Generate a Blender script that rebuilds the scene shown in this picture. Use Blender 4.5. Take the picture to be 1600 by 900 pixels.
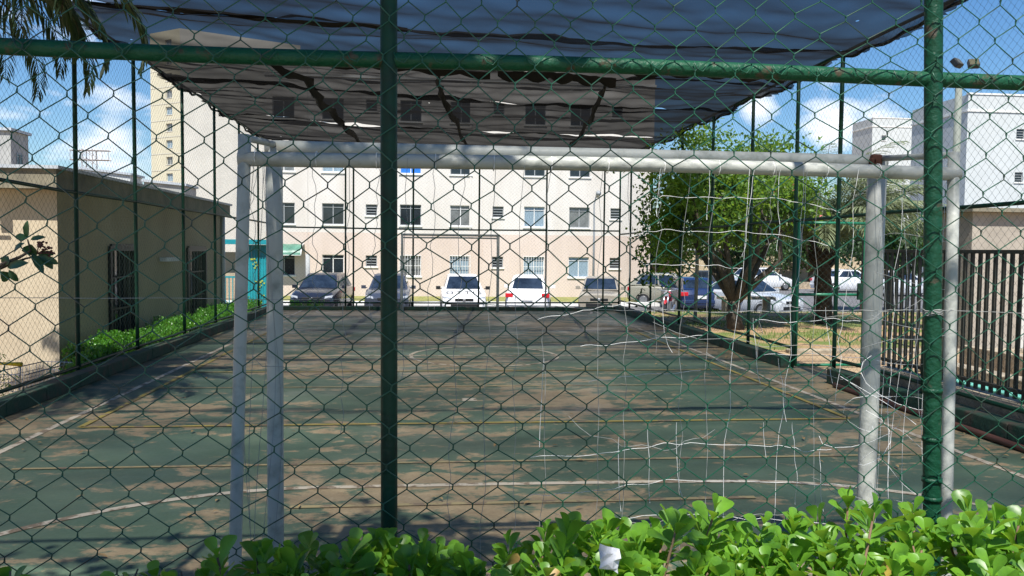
import bpy, math, random
import numpy as np
from mathutils import Vector, Matrix
R = math.radians
rnd = random.Random(7)
rg = np.random.default_rng(11)
for o in list(bpy.data.objects): bpy.data.objects.remove(o)
scene = bpy.context.scene
COL = scene.collection

# ------------------------------------------------------------------ camera
EYE = 1.67
F = 1230.0                       # focal length in pixels of a 1600 px wide frame
YAW, PITCH, ROLL = R(5.8), math.atan(59.4/F), 0.0108
fw = Vector((math.sin(YAW)*math.cos(PITCH), math.cos(YAW)*math.cos(PITCH), -math.sin(PITCH)))
r0 = Vector((math.cos(YAW), -math.sin(YAW), 0)); u0 = r0.cross(fw)
rt = r0*math.cos(ROLL)+u0*math.sin(ROLL); up = -r0*math.sin(ROLL)+u0*math.cos(ROLL)
cd = bpy.data.cameras.new('camera'); cam = bpy.data.objects.new('camera', cd); COL.objects.link(cam)
cam.matrix_world = Matrix(((rt.x, up.x, -fw.x, 0), (rt.y, up.y, -fw.y, 0), (rt.z, up.z, -fw.z, EYE), (0, 0, 0, 1)))
cd.sensor_width = 36; cd.lens = F/1600*36; cd.clip_start = .05; cd.clip_end = 3000
scene.camera = cam

# ------------------------------------------------------------------ sun, sky, exposure
TO_SUN = Vector((-.07, -.527, .847)).normalized()
sd = bpy.data.lights.new('sun', 'SUN'); sd.energy = 4.6; sd.angle = R(.55); sd.color = (1, .955, .88)
sun = bpy.data.objects.new('sun', sd); COL.objects.link(sun)
sun.rotation_euler = TO_SUN.to_track_quat('Z', 'Y').to_euler()
scene.view_settings.view_transform = 'Standard'; scene.view_settings.look = 'None'
scene.view_settings.exposure = 0.72; scene.view_settings.gamma = 1
scene.render.film_transparent = False
c = scene.cycles
c.max_bounces = 6; c.transparent_max_bounces = 24; c.diffuse_bounces = 3; c.glossy_bounces = 2
c.sample_clamp_indirect = 4

world = bpy.data.worlds.new('World'); scene.world = world; world.use_nodes = True
wn = world.node_tree; wn.nodes.clear()
def N(nt, t, **kw):
    n = nt.nodes.new(t)
    for k, v in kw.items(): setattr(n, k, v)
    return n
sky = N(wn, 'ShaderNodeTexSky', sky_type='NISHITA', sun_disc=False)
sky.sun_elevation = math.asin(TO_SUN.z); sky.sun_rotation = math.atan2(TO_SUN.x, TO_SUN.y)
sky.air_density = 1.3; sky.dust_density = .6; sky.ozone_density = 2.4; sky.altitude = 1000
hsv = N(wn, 'ShaderNodeHueSaturation'); hsv.inputs['Saturation'].default_value = 1.25; hsv.inputs['Value'].default_value = 1.0
wn.links.new(sky.outputs[0], hsv.inputs['Color'])
tc = N(wn, 'ShaderNodeTexCoord')
no = N(wn, 'ShaderNodeTexNoise'); no.inputs['Scale'].default_value = 9; no.inputs['Detail'].default_value = 7; no.inputs['Roughness'].default_value = .55
mp = N(wn, 'ShaderNodeMapping'); mp.inputs['Scale'].default_value = (1, 1, 2.2)
wn.links.new(tc.outputs['Generated'], mp.inputs['Vector']); wn.links.new(mp.outputs[0], no.inputs['Vector'])
def wmath(op, a, b=None, clamp=False):
    m = N(wn, 'ShaderNodeMath', operation=op, use_clamp=clamp)
    for i, v in enumerate((a, b)):
        if v is None: continue
        if isinstance(v, (int, float)): m.inputs[i].default_value = v
        else: wn.links.new(v, m.inputs[i])
    return m.outputs[0]
def raydir(px, py): return (fw+rt*((px-800)/F)-up*((py-450)/F)).normalized()
cover = None
# cumulus banks low over the trees, thin cloud on the left (centre pixel direction, radius in radians, strength)
for px, py, rad, st in ((1190, 175, .035, .40), (1300, 170, .06, .42), (1370, 165, .05, .36), (30, 30, .12, .10), (95, 120, .15, .19), (180, 255, .12, .24), (-160, 200, .2, .2)):
    d = raydir(px, py)
    dp = N(wn, 'ShaderNodeVectorMath', operation='DOT_PRODUCT'); dp.inputs[1].default_value = d
    nv = N(wn, 'ShaderNodeVectorMath', operation='NORMALIZE'); wn.links.new(tc.outputs['Generated'], nv.inputs[0]); wn.links.new(nv.outputs[0], dp.inputs[0])
    m = wmath('SUBTRACT', dp.outputs['Value'], math.cos(rad)); m = wmath('DIVIDE', m, 1-math.cos(rad), True); m = wmath('MULTIPLY', m, st)
    cover = m if cover is None else wmath('MAXIMUM', cover, m)
dens = wmath('ADD', no.outputs['Fac'], cover); dens = wmath('SUBTRACT', dens, .70); dens = wmath('MULTIPLY', dens, 5.0, True)
mx = N(wn, 'ShaderNodeMix', data_type='RGBA'); mx.inputs['B'].default_value = (10.5, 11, 11.8, 1)
tint = N(wn, 'ShaderNodeMix', data_type='RGBA', blend_type='MULTIPLY'); tint.inputs['Factor'].default_value = 1; tint.inputs['B'].default_value = (.88, 1.0, 1.14, 1)
wn.links.new(hsv.outputs[0], tint.inputs['A'])
wn.links.new(dens, mx.inputs['Factor']); wn.links.new(tint.outputs['Result'], mx.inputs['A'])
bg = N(wn, 'ShaderNodeBackground'); bg.inputs['Strength'].default_value = .074
wn.links.new(mx.outputs['Result'], bg.inputs['Color'])
wo = N(wn, 'ShaderNodeOutputWorld'); wn.links.new(bg.outputs[0], wo.inputs['Surface'])

def at(px, py, Y):
    """point of the view ray through a pixel at world distance Y down the court"""
    v = fw+rt*((px-800)/F)-up*((py-450)/F); t = Y/v.y
    return Vector((v.x*t, v.y*t, EYE+v.z*t))

# ------------------------------------------------------------------ materials
def mat(name, col, rough=.7, metal=0, spec=.4, var=0, scale=6, col2=None, bump=0, bscale=40, lo=.35, hi=.65, stretch=None, trans=0, tcol=None, coat=0):
    m = bpy.data.materials.new(name); m.use_nodes = True; nt = m.node_tree; b = nt.nodes['Principled BSDF']
    b.inputs['Base Color'].default_value = (*col, 1); b.inputs['Roughness'].default_value = rough
    b.inputs['Metallic'].default_value = metal; b.inputs['Specular IOR Level'].default_value = spec
    if coat: b.inputs['Coat Weight'].default_value = coat
    t = N(nt, 'ShaderNodeTexCoord'); vec = t.outputs['Object']
    if stretch:
        mpn = N(nt, 'ShaderNodeMapping'); mpn.inputs['Scale'].default_value = stretch; nt.links.new(vec, mpn.inputs['Vector']); vec = mpn.outputs[0]
    if col2 or var:
        n = N(nt, 'ShaderNodeTexNoise'); n.inputs['Scale'].default_value = scale; n.inputs['Detail'].default_value = 6; n.inputs['Roughness'].default_value = .62
        nt.links.new(vec, n.inputs['Vector'])
        cr = N(nt, 'ShaderNodeValToRGB'); nt.links.new(n.outputs['Fac'], cr.inputs['Fac'])
        cr.color_ramp.elements[0].position = lo; cr.color_ramp.elements[1].position = hi
        c2 = col2 or tuple(x*(1-var) for x in col)
        c1 = col if col2 else tuple(min(1, x*(1+var)) for x in col)
        cr.color_ramp.elements[0].color = (*c2, 1); cr.color_ramp.elements[1].color = (*c1, 1)
        nt.links.new(cr.outputs['Color'], b.inputs['Base Color'])
    if bump:
        n2 = N(nt, 'ShaderNodeTexNoise'); n2.inputs['Scale'].default_value = bscale; n2.inputs['Detail'].default_value = 5
        nt.links.new(vec, n2.inputs['Vector'])
        bp = N(nt, 'ShaderNodeBump'); bp.inputs['Strength'].default_value = bump; bp.inputs['Distance'].default_value = .02
        nt.links.new(n2.outputs['Fac'], bp.inputs['Height']); nt.links.new(bp.outputs[0], b.inputs['Normal'])
    if trans:
        tr = N(nt, 'ShaderNodeBsdfTranslucent'); tr.inputs['Color'].default_value = (*tcol, 1)
        ms = N(nt, 'ShaderNodeMixShader'); ms.inputs[0].default_value = trans
        nt.links.new(b.outputs[0], ms.inputs[1]); nt.links.new(tr.outputs[0], ms.inputs[2])
        nt.links.new(ms.outputs[0], nt.nodes['Material Output'].inputs['Surface'])
    return m

M = {}
M['green'] = mat('green enamel', (.004, .040, .022), .5, spec=.25, col2=(.010, .022, .014), scale=14, lo=.3, hi=.55, bump=.15, bscale=60)
M['green_worn'] = mat('worn green enamel', (.007, .075, .036), .5, spec=.3, col2=(.07, .055, .035), scale=22, lo=.33, hi=.42, bump=.3, bscale=70)
M['green_shade_worn'] = mat('shade darkened worn green enamel', (.005, .052, .026), .45, spec=.3, col2=(.055, .045, .03), scale=13, lo=.36, hi=.42, bump=.4, bscale=45)  # worn enamel, base darkened to stand in for shade on the right post
M['wire'] = mat('green plastic coated wire', (.0085, .085, .047), .42, spec=.5, col2=(.022, .035, .026), scale=9, lo=.35, hi=.5)
M['wire_far'] = mat('weathered fence wire', (.055, .095, .08), .55, spec=.4)
M['kerb_green'] = mat('worn green kerb paint', (.022, .065, .042), .75, col2=(.075, .06, .045), scale=5, lo=.36, hi=.52, bump=.5, bscale=25)
M['concrete'] = mat('rough concrete', (.40, .34, .25), .9, col2=(.17, .145, .11), scale=5, lo=.3, hi=.6, bump=.5, bscale=30)
M['white_paint'] = mat('scuffed white paint', (.45, .465, .43), .45, spec=.35, col2=(.25, .27, .24), scale=9, lo=.3, hi=.5, bump=.12, bscale=50)
M['net'] = mat('white nylon cord', (.82, .83, .82), .5)
M['net_grey'] = mat('shade grey nylon cord', (.30, .31, .30), .7)  # grey stands in for shade on the unlit net cords
M['facade'] = mat('textured render', (.74, .70, .64), .9, var=.035, scale=1.2, bump=.5, bscale=60)
M['frame_w'] = mat('white aluminium', (.7, .7, .69), .4)
M['frame_g'] = mat('grey aluminium', (.32, .34, .35), .4)
M['glass'] = mat('dark window glass', (.018, .024, .03), .08, spec=.6, var=.4, scale=1.1)
M['glass_grey'] = mat('window glass over grey curtain', (.16, .17, .17), .15, spec=.6, var=.3, scale=2)
M['curtain'] = mat('pale blue curtain cloth', (.22, .30, .36), .5, var=.35, scale=9, stretch=(6, 1, .3))
M['blue'] = mat('bright blue panel', (.02, .16, .55), .5)
M['cream'] = mat('cream stucco', (.53, .45, .325), .9, col2=(.42, .35, .25), scale=1.0, stretch=(1, 1, .4), lo=.3, hi=.55, bump=.4, bscale=50)
M['olive'] = mat('taupe stucco', (.46, .385, .245), .9, col2=(.36, .30, .19), scale=.9, stretch=(1, 1, .35), lo=.3, hi=.6, bump=.4, bscale=50)
M['fascia'] = mat('weathered fascia', (.26, .235, .17), .85, col2=(.14, .13, .10), scale=3, lo=.3, hi=.6)
M['roof_sheet'] = mat('pale roof sheet', (.42, .46, .50), .5, var=.1)
M['dark'] = mat('black paint', (.012, .013, .014), .5)
M['dark_bar'] = mat('dark weathered bars', (.022, .026, .022), .6, col2=(.045, .04, .03), scale=12)
M['teal'] = mat('teal metal sheet', (.012, .30, .36), .5, var=.15, scale=2)
M['yellow'] = mat('yellow plastic', (.75, .50, .01), .45)
M['chrome'] = mat('galvanised wire', (.62, .64, .66), .3, metal=.85)
M['grey_wall'] = mat('grey concrete wall', (.36, .37, .36), .9, var=.1, scale=1)
M['bluish'] = mat('pale painted block', (.52, .55, .55), .9, var=.04, scale=.5)
M['tower'] = mat('yellow painted tower', (.60, .565, .43), .9, var=.03, scale=.4)
M['tower_w'] = mat('pale painted tower flank', (.60, .59, .54), .9, var=.05, scale=.25)
M['bark'] = mat('dark bark', (.055, .042, .032), .9, col2=(.11, .09, .07), scale=9, bump=.8, bscale=22)
M['palm_bark'] = mat('palm trunk fibre', (.085, .055, .035), .95, col2=(.035, .025, .018), scale=14, stretch=(1, 1, 3), bump=.9, bscale=18)
M['leaf_hedge'] = mat('glossy hedge leaf', (.15, .33, .03), .36, spec=.4, col2=(.055, .15, .02), scale=13, lo=.35, hi=.62, trans=.32, tcol=(.42, .70, .05))
M['leaf_side'] = mat('side hedge leaf', (.06, .19, .02), .3, spec=.5, var=.3, scale=5, trans=.3, tcol=(.2, .5, .02))
M['leaf_tree'] = mat('tree leaf', (.085, .175, .024), .45, var=.5, scale=2, trans=.42, tcol=(.33, .50, .04))
M['leaf_dark'] = mat('dark leaf', (.03, .075, .022), .5, var=.4, scale=2, trans=.25, tcol=(.10, .22, .03))
M['leaf_branch'] = mat('thick dark leaf', (.03, .075, .035), .3, var=.4, scale=20, trans=.15, tcol=(.15, .3, .03))
M['palm_leaf'] = mat('dull palm leaflet', (.035, .065, .028), .5, var=.3, scale=3, trans=.2, tcol=(.12, .2, .04))
M['palm_silver'] = mat('silvery palm leaflet', (.22, .26, .15), .5, var=.3, scale=2, trans=.25, tcol=(.3, .36, .16))
M['flower'] = mat('pink blossom', (.62, .16, .17), .7)
M['bud'] = mat('brown red flower bud', (.13, .045, .035), .7)
M['twig'] = mat('dry twig', (.17, .11, .07), .9, var=.3)
M['asphalt'] = mat('parking asphalt', (.14, .14, .145), .95, var=.15, scale=2, bump=.3, bscale=60)
M['sand'] = mat('sandy soil', (.44, .33, .20), .98, col2=(.30, .20, .12), scale=1.3, bump=.5, bscale=40)
M['grass'] = mat('lawn', (.13, .17, .04), .95, col2=(.36, .235, .13), scale=.7, lo=.46, hi=.56, bump=.6, bscale=50)
M['blade'] = mat('grass blade', (.13, .20, .04), .6, var=.4, scale=2, trans=.3, tcol=(.25, .35, .05))
M['white_kerb'] = mat('whitewashed kerb', (.74, .74, .71), .85, var=.08, scale=2)
M['pinkish'] = mat('old brown pipe', (.10, .045, .035), .6, col2=(.40, .38, .36), scale=4, lo=.25, hi=.33)
M['rubber'] = mat('tyre rubber', (.015, .015, .016), .8)
M['rim'] = mat('wheel rim', (.35, .36, .37), .35, metal=.7)
M['lamp_red'] = mat('red lamp plastic', (.55, .02, .03), .2)
M['lamp_clear'] = mat('clear lamp plastic', (.35, .38, .42), .15)
M['car_glass'] = mat('car glass', (.018, .028, .045), .06, spec=.7, var=.5, scale=2)
M['awning'] = mat('green polycarbonate', (.08, .21, .15), .4, var=.2, scale=3)
M['cloth_dark'] = mat('rolled black shade cloth', (.010, .010, .010), .9)
M['paper'] = mat('white paper', (.5, .51, .54), .8, var=.25, scale=60)
def paint(n, col, rough=.25): 
    return mat(n, col, rough, spec=.5, coat=.6, var=.04, scale=1)

# two-tone facade: pink-cream lower storey (real paint break by height)
def facade_mat(name, lowc, highc, zsplit):
    m = mat(name, highc, .9, bump=.5, bscale=60); nt = m.node_tree; b = nt.nodes['Principled BSDF']
    t = N(nt, 'ShaderNodeTexCoord'); s = N(nt, 'ShaderNodeSeparateXYZ'); nt.links.new(t.outputs['Object'], s.inputs[0])
    g = N(nt, 'ShaderNodeMath', operation='GREATER_THAN'); g.inputs[1].default_value = zsplit; nt.links.new(s.outputs['Z'], g.inputs[0])
    n = N(nt, 'ShaderNodeTexNoise'); n.inputs['Scale'].default_value = .8; n.inputs['Detail'].default_value = 8
    mpn = N(nt, 'ShaderNodeMapping'); mpn.inputs['Scale'].default_value = (1, 1, .25); nt.links.new(t.outputs['Object'], mpn.inputs['Vector']); nt.links.new(mpn.outputs[0], n.inputs['Vector'])
    a = N(nt, 'ShaderNodeMix', data_type='RGBA'); a.inputs['A'].default_value = (*lowc, 1); a.inputs['B'].default_value = (*highc, 1); nt.links.new(g.outputs[0], a.inputs['Factor'])
    cr = N(nt, 'ShaderNodeValToRGB'); cr.color_ramp.elements[0].position = .3; cr.color_ramp.elements[1].position = .6
    cr.color_ramp.elements[0].color = (.88, .86, .83, 1); cr.color_ramp.elements[1].color = (1, 1, 1, 1); nt.links.new(n.outputs['Fac'], cr.inputs['Fac'])
    mu = N(nt, 'ShaderNodeMix', data_type='RGBA', blend_type='MULTIPLY'); mu.inputs['Factor'].default_value = 1
    nt.links.new(a.outputs['Result'], mu.inputs['A']); nt.links.new(cr.outputs['Color'], mu.inputs['B']); nt.links.new(mu.outputs['Result'], b.inputs['Base Color'])
    return m
M['facade'] = facade_mat('pink and white render', (.63, .53, .465), (.655, .625, .585), 2.45)

# court: green paint worn through to brown base, damp stains
def court_mat():
    m = mat('worn court paint', (.1, .1, .1), .62, spec=.35); nt = m.node_tree; b = nt.nodes['Principled BSDF']; L = nt.links.new
    t = N(nt, 'ShaderNodeTexCoord'); V = t.outputs['Object']
    def noise(s, d=6, r=.6, st=(1, 1, 1), dist=0):
        mm = N(nt, 'ShaderNodeMapping'); mm.inputs['Scale'].default_value = st; L(V, mm.inputs['Vector'])
        n = N(nt, 'ShaderNodeTexNoise'); n.inputs['Scale'].default_value = s; n.inputs['Detail'].default_value = d; n.inputs['Roughness'].default_value = r; n.inputs['Distortion'].default_value = dist
        L(mm.outputs[0], n.inputs['Vector']); return n.outputs['Fac']
    def ramp(f, p0, p1, c0=(0, 0, 0), c1=(1, 1, 1)):
        r = N(nt, 'ShaderNodeValToRGB'); r.color_ramp.elements[0].position = p0; r.color_ramp.elements[1].position = p1
        r.color_ramp.elements[0].color = (*c0, 1); r.color_ramp.elements[1].color = (*c1, 1); L(f, r.inputs['Fac']); return r.outputs['Color']
    def mixc(f, a, bb, bt='MIX'):
        x = N(nt, 'ShaderNodeMix', data_type='RGBA', blend_type=bt)
        for s, v in (('Factor', f), ('A', a), ('B', bb)):
            if isinstance(v, tuple): x.inputs[s].default_value = (*v, 1)
            elif isinstance(v, float): x.inputs[s].default_value = v
            else: L(v, x.inputs[s])
        return x.outputs['Result']
    big = noise(.33, 4, .5, (.7, 1, 1)); fine = noise(3.2, 10, .72, (.8, 1.25, 1), .3); mid = noise(1.1, 6, .6)
    a = N(nt, 'ShaderNodeMath', operation='MULTIPLY_ADD'); L(big, a.inputs[0]); a.inputs[1].default_value = .9; a.inputs[2].default_value = -.45
    s = N(nt, 'ShaderNodeMath', operation='ADD'); L(a.outputs[0], s.inputs[0]); L(fine, s.inputs[1])
    worn = ramp(s.outputs[0], .492, .560)
    green = mixc(ramp(mid, .35, .65), (.068, .116, .076), (.105, .150, .102))
    brown = mixc(ramp(noise(5, 8, .7), .35, .65), (.265, .20, .118), (.365, .285, .172))
    col = mixc(worn, green, brown)
    st = ramp(noise(.6, 5, .6, (.6, 1, 1), .6), .36, .56, (.74, .74, .75), (1, 1, 1))
    col = mixc(1.0, col, st, 'MULTIPLY')
    col = mixc(1.0, col, ramp(noise(40, 3), .2, .8, (.86, .86, .86), (1.12, 1.12, 1.12)), 'MULTIPLY')
    L(col, b.inputs['Base Color'])
    L(ramp(noise(.8, 5), .35, .65, (.4, .4, .4), (.75, .75, .75)), b.inputs['Roughness'])
    bp = N(nt, 'ShaderNodeBump'); bp.inputs['Strength'].default_value = .25; bp.inputs['Distance'].default_value = .01; L(fine, bp.inputs['Height']); L(bp.outputs[0], b.inputs['Normal'])
    return m
M['court'] = court_mat()
def line_mat(name, col, under=(.20, .15, .10)):
    return mat(name, col, .7, col2=under, scale=7, lo=.42, hi=.50)
M['line_c'] = line_mat('faded cream line', (.50, .44, .34))
M['line_y'] = line_mat('faded yellow line', (.33, .26, .07))
M['line_d'] = line_mat('dull ochre line', (.33, .27, .14))

# woven shade net: threads close up when you look (or the sun shines) along it
def cloth_mat(name, T, tone):
    m = bpy.data.materials.new(name); m.use_nodes = True; nt = m.node_tree; nt.nodes.clear(); L = nt.links.new
    lw = N(nt, 'ShaderNodeLayerWeight'); lw.inputs['Blend'].default_value = .5
    inv = N(nt, 'ShaderNodeMath', operation='SUBTRACT'); inv.inputs[0].default_value = 1; L(lw.outputs['Facing'], inv.inputs[1])
    t = N(nt, 'ShaderNodeTexCoord'); mpn = N(nt, 'ShaderNodeMapping'); mpn.inputs['Scale'].default_value = (.35, 1.0, 1); L(t.outputs['Object'], mpn.inputs['Vector'])
    n = N(nt, 'ShaderNodeTexNoise'); n.inputs['Scale'].default_value = 1.3; n.inputs['Detail'].default_value = 5; L(mpn.outputs[0], n.inputs['Vector'])
    a = N(nt, 'ShaderNodeMapRange'); a.inputs['From Min'].default_value = .3; a.inputs['From Max'].default_value = .7; a.inputs['To Min'].default_value = T*.7; a.inputs['To Max'].default_value = T*1.3; L(n.outputs['Fac'], a.inputs['Value'])
    f = N(nt, 'ShaderNodeMath', operation='MULTIPLY'); L(inv.outputs[0], f.inputs[0]); L(a.outputs[0], f.inputs[1])
    vo = N(nt, 'ShaderNodeTexVoronoi'); vo.inputs['Scale'].default_value = 1.1; L(t.outputs['Object'], vo.inputs['Vector'])
    hole = N(nt, 'ShaderNodeMath', operation='LESS_THAN'); hole.inputs[1].default_value = .030; L(vo.outputs['Distance'], hole.inputs[0])
    fx = N(nt, 'ShaderNodeMath', operation='MAXIMUM', use_clamp=True); L(f.outputs[0], fx.inputs[0]); L(hole.outputs[0], fx.inputs[1])
    df = N(nt, 'ShaderNodeBsdfDiffuse'); df.inputs['Color'].default_value = (tone, tone, tone*1.02, 1)
    tl = N(nt, 'ShaderNodeBsdfTranslucent'); tl.inputs['Color'].default_value = (tone*1.2, tone*1.15, tone*1.1, 1)
    ad = N(nt, 'ShaderNodeMixShader'); ad.inputs[0].default_value = .5; L(df.outputs[0], ad.inputs[1]); L(tl.outputs[0], ad.inputs[2])
    tr = N(nt, 'ShaderNodeBsdfTransparent')
    ms = N(nt, 'ShaderNodeMixShader'); L(fx.outputs[0], ms.inputs[0]); L(ad.outputs[0], ms.inputs[1]); L(tr.outputs[0], ms.inputs[2])
    o = N(nt, 'ShaderNodeOutputMaterial'); L(ms.outputs[0], o.inputs['Surface'])
    return m

# ------------------------------------------------------------------ mesh helpers
class MB:
    def __init__(s): s.v = []; s.f = []; s.n = 0; s.mi = []; s.cur = 0
    def add(s, v, f):
        s.v.extend([tuple(map(float, p)) for p in v]); s.f.extend([tuple(int(i)+s.n for i in q) for q in f]); s.mi.extend([s.cur]*len(f)); s.n += len(v); return s
    def box(s, x0, x1, y0, y1, z0, z1):
        v = [(x, y, z) for x in (x0, x1) for y in (y0, y1) for z in (z0, z1)]
        return s.add(v, [(0, 1, 3, 2), (4, 6, 7, 5), (0, 4, 5, 1), (2, 3, 7, 6), (0, 2, 6, 4), (1, 5, 7, 3)])
    def cbox(s, c, d): return s.box(c[0]-d[0]/2, c[0]+d[0]/2, c[1]-d[1]/2, c[1]+d[1]/2, c[2]-d[2]/2, c[2]+d[2]/2)
    def tube(s, pts, r, n=8, caps=True):
        v, f = tube_np(np.array(pts, float), r, n, caps); return s.add(v, f)
    def build(s, name, m, parent=None, smooth=False, bevel=0, mats=None, loc=None):
        me = bpy.data.meshes.new(name); me.from_pydata(s.v, [], s.f)
        for x in (mats or [m]): me.materials.append(x)
        if mats: me.polygons.foreach_set('material_index', s.mi)
        if smooth: me.polygons.foreach_set('use_smooth', [True]*len(me.polygons))
        me.update(); o = bpy.data.objects.new(name, me); COL.objects.link(o)
        if parent: o.parent = parent
        if loc is not None: o.location = loc
        if bevel:
            b = o.modifiers.new('bevel', 'BEVEL'); b.width = bevel; b.segments = 2; b.limit_method = 'ANGLE'
        return o
def tube_np(P, r, n=8, caps=True):
    K = len(P); r = np.broadcast_to(np.array(r, float), (K,))
    T = np.gradient(P, axis=0); T /= np.linalg.norm(T, axis=1)[:, None]+1e-12
    ref = np.array([0, 0, 1.]) if abs(T[:, 2]).mean() < .8 else np.array([1., 0, 0])
    A = np.cross(T, ref); A /= np.linalg.norm(A, axis=1)[:, None]+1e-9; B = np.cross(T, A)
    th = np.arange(n)/n*2*math.pi
    V = P[:, None]+r[:, None, None]*(A[:, None]*np.cos(th)[None, :, None]+B[:, None]*np.sin(th)[None, :, None])
    V = V.reshape(-1, 3); f = []
    for k in range(K-1):
        for i in range(n): f.append((k*n+i, k*n+(i+1) % n, (k+1)*n+(i+1) % n, (k+1)*n+i))
    if caps: f.append(tuple(range(n))[::-1]); f.append(tuple((K-1)*n+i for i in range(n)))
    return V, f
def npmesh(name, V, Q, m, parent=None, smooth=True):
    """big mesh from numpy: V (n,3), Q (k,4) or (k,3)"""
    me = bpy.data.meshes.new(name); k = Q.shape[1]
    me.vertices.add(len(V)); me.vertices.foreach_set('co', V.astype(np.float32).ravel())
    me.loops.add(Q.size); me.loops.foreach_set('vertex_index', Q.astype(np.int32).ravel())
    me.polygons.add(len(Q)); me.polygons.foreach_set('loop_start', np.arange(0, Q.size, k, dtype=np.int32))
    me.polygons.foreach_set('loop_total', np.full(len(Q), k, dtype=np.int32))
    if smooth: me.polygons.foreach_set('use_smooth', np.ones(len(Q), bool))
    me.materials.append(m); me.update(calc_edges=True); me.validate()
    o = bpy.data.objects.new(name, me); COL.objects.link(o)
    if parent: o.parent = parent
    return o
def tag(o, label=None, cat=None, group=None, kind=None):
    if label: o['label'] = label
    if cat: o['category'] = cat
    if group: o['group'] = group
    if kind: o['kind'] = kind
    return o
def empty(name, loc=(0, 0, 0), rz=0):
    o = bpy.data.objects.new(name, None); COL.objects.link(o); o.location = loc; o.rotation_euler.z = rz; o.empty_display_size = .2; return o
def kids(o): return [x for x in COL.objects if x.parent == o]
def copy_tree(o, parent=None):
    c = o.copy(); COL.objects.link(c); c.parent = parent
    for ch in kids(o): copy_tree(ch, c)
    return c
def grid_sheet(name, xs, ys, fn, m, **kw):
    V = [(x, y, fn(x, y)) for y in ys for x in xs]; nx = len(xs)
    Fc = [(j*nx+i, j*nx+i+1, (j+1)*nx+i+1, (j+1)*nx+i) for j in range(len(ys)-1) for i in range(nx-1)]
    b = MB(); b.add(V, Fc); o = b.build(name, m, smooth=False); tag(o, **kw); return o

# ------------------------------------------------------------------ ground
def h(x, y):
    if -4.62 < x < 5.5 and y < 21.95: return -.03
    if x <= -4.62: return -.8
    if x >= 5.5:
        t = min(1, max(0, (y-21)/8)); return -.8*t
    return -.8
xs = [-400, -120, -60, -30, -15, -8, -4.64, -4.60, 0, 3, 5.46, 5.52, 6, 7, 8, 10, 12, 16, 25, 60, 150, 400]
ys = [-60, -20, -5, 0, 5, 10, 15, 20, 21.0, 21.93, 21.98, 23, 24, 25, 26, 27, 28, 29, 33, 50, 90, 200, 500, 1500]
tag(grid_sheet('ground', xs, ys, h, M['sand']), kind='structure')
tag(grid_sheet('parking_asphalt', [-70, -30, -8, -4, 0, 5.44, 5.56, 7, 9, 11, 14, 18, 30, 80], [22.0, 23, 24, 25, 26.3] if False else [26.3, 27, 28, 29, 31, 34.5], lambda x, y: h(x, y)+.006, M['asphalt']), kind='structure')
tag(grid_sheet('side_road', [11.9, 14, 18, 24, 40, 80], [34.5, 38, 45, 52], lambda x, y: h(x, y)+.006, M['asphalt']), kind='structure')
tag(grid_sheet('lawn', [5.6, 6.5, 8, 10, 12, 16, 22], [12.7, 14, 16, 18, 20, 21, 22, 23, 24, 25, 26.0], lambda x, y: h(x, y)+.008, M['grass']), kind='structure')
tag(grid_sheet('grass_strip', [-9, 0, 11.9], [34.72, 36, 40.1], lambda x, y: -.72, mat('yellowing grass strip', (.30, .27, .09), .95, col2=(.16, .19, .05), scale=3)), kind='structure')
b = MB(); b.box(-9, 11.9, 34.5, 34.7, -.81, -.62); tag(b.build('kerb', M['white_kerb'], bevel=.02), kind='structure')
b = MB()
for k in range(16): b.box(5.55+k*1.05, 5.55+k*1.05+1.03, 26.02, 26.2, h(6, 26)-.1, h(6, 26)+.13)
tag(b.build('kerb', M['concrete'], bevel=.02), kind='structure')
b = MB()
for k in range(9): b.box(5.9+k*.9, 5.9+k*.9+.88, 12.45, 12.62, -.05, .07)
tag(b.build('kerb', M['concrete'], bevel=.02), kind='structure')
# paved step and teal drain edge beyond the picket rail
b = MB(); b.box(6.25, 6.45, 3, 9.4, -.05, .16); tag(b.build('kerb', mat('teal painted edge', (.12, .40, .33), .8, var=.2), bevel=.01), kind='structure')
b = MB(); b.box(6.9, 7.15, 3, 10.5, -.05, .20); b.box(8.0, 8.2, 3, 11.2, -.05, .30); tag(b.build('pavement', M['concrete'], bevel=.01), kind='structure')
# grass blades on the lawn
n = 9000
P = np.c_[rg.uniform(5.7, 15, n), rg.uniform(12.8, 25.8, n)]; keep = (np.sin(P[:, 0]*1.7+P[:, 1]*.9)+np.sin(P[:, 0]*.6-P[:, 1]*1.9)+rg.normal(0, .5, n)) > .5
P = P[keep]; n = len(P); Z = np.array([h(x, y) for x, y in P])+.008
th = rg.uniform(0, 6.28, n); hh = rg.uniform(.04, .12, n); le = rg.uniform(-.05, .05, (n, 2)); w = .012
V = np.zeros((n, 3, 3)); V[:, 0, 0] = P[:, 0]-w*np.cos(th); V[:, 0, 1] = P[:, 1]-w*np.sin(th); V[:, 0, 2] = Z
V[:, 1, 0] = P[:, 0]+w*np.cos(th); V[:, 1, 1] = P[:, 1]+w*np.sin(th); V[:, 1, 2] = Z
V[:, 2, :2] = P+le; V[:, 2, 2] = Z+hh
tag(npmesh('grass', V.reshape(-1, 3), np.arange(3*n).reshape(-1, 3), M['blade'], smooth=False), 'short patchy grass growing on the lawn around the tree', 'grass', kind='stuff')

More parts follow.
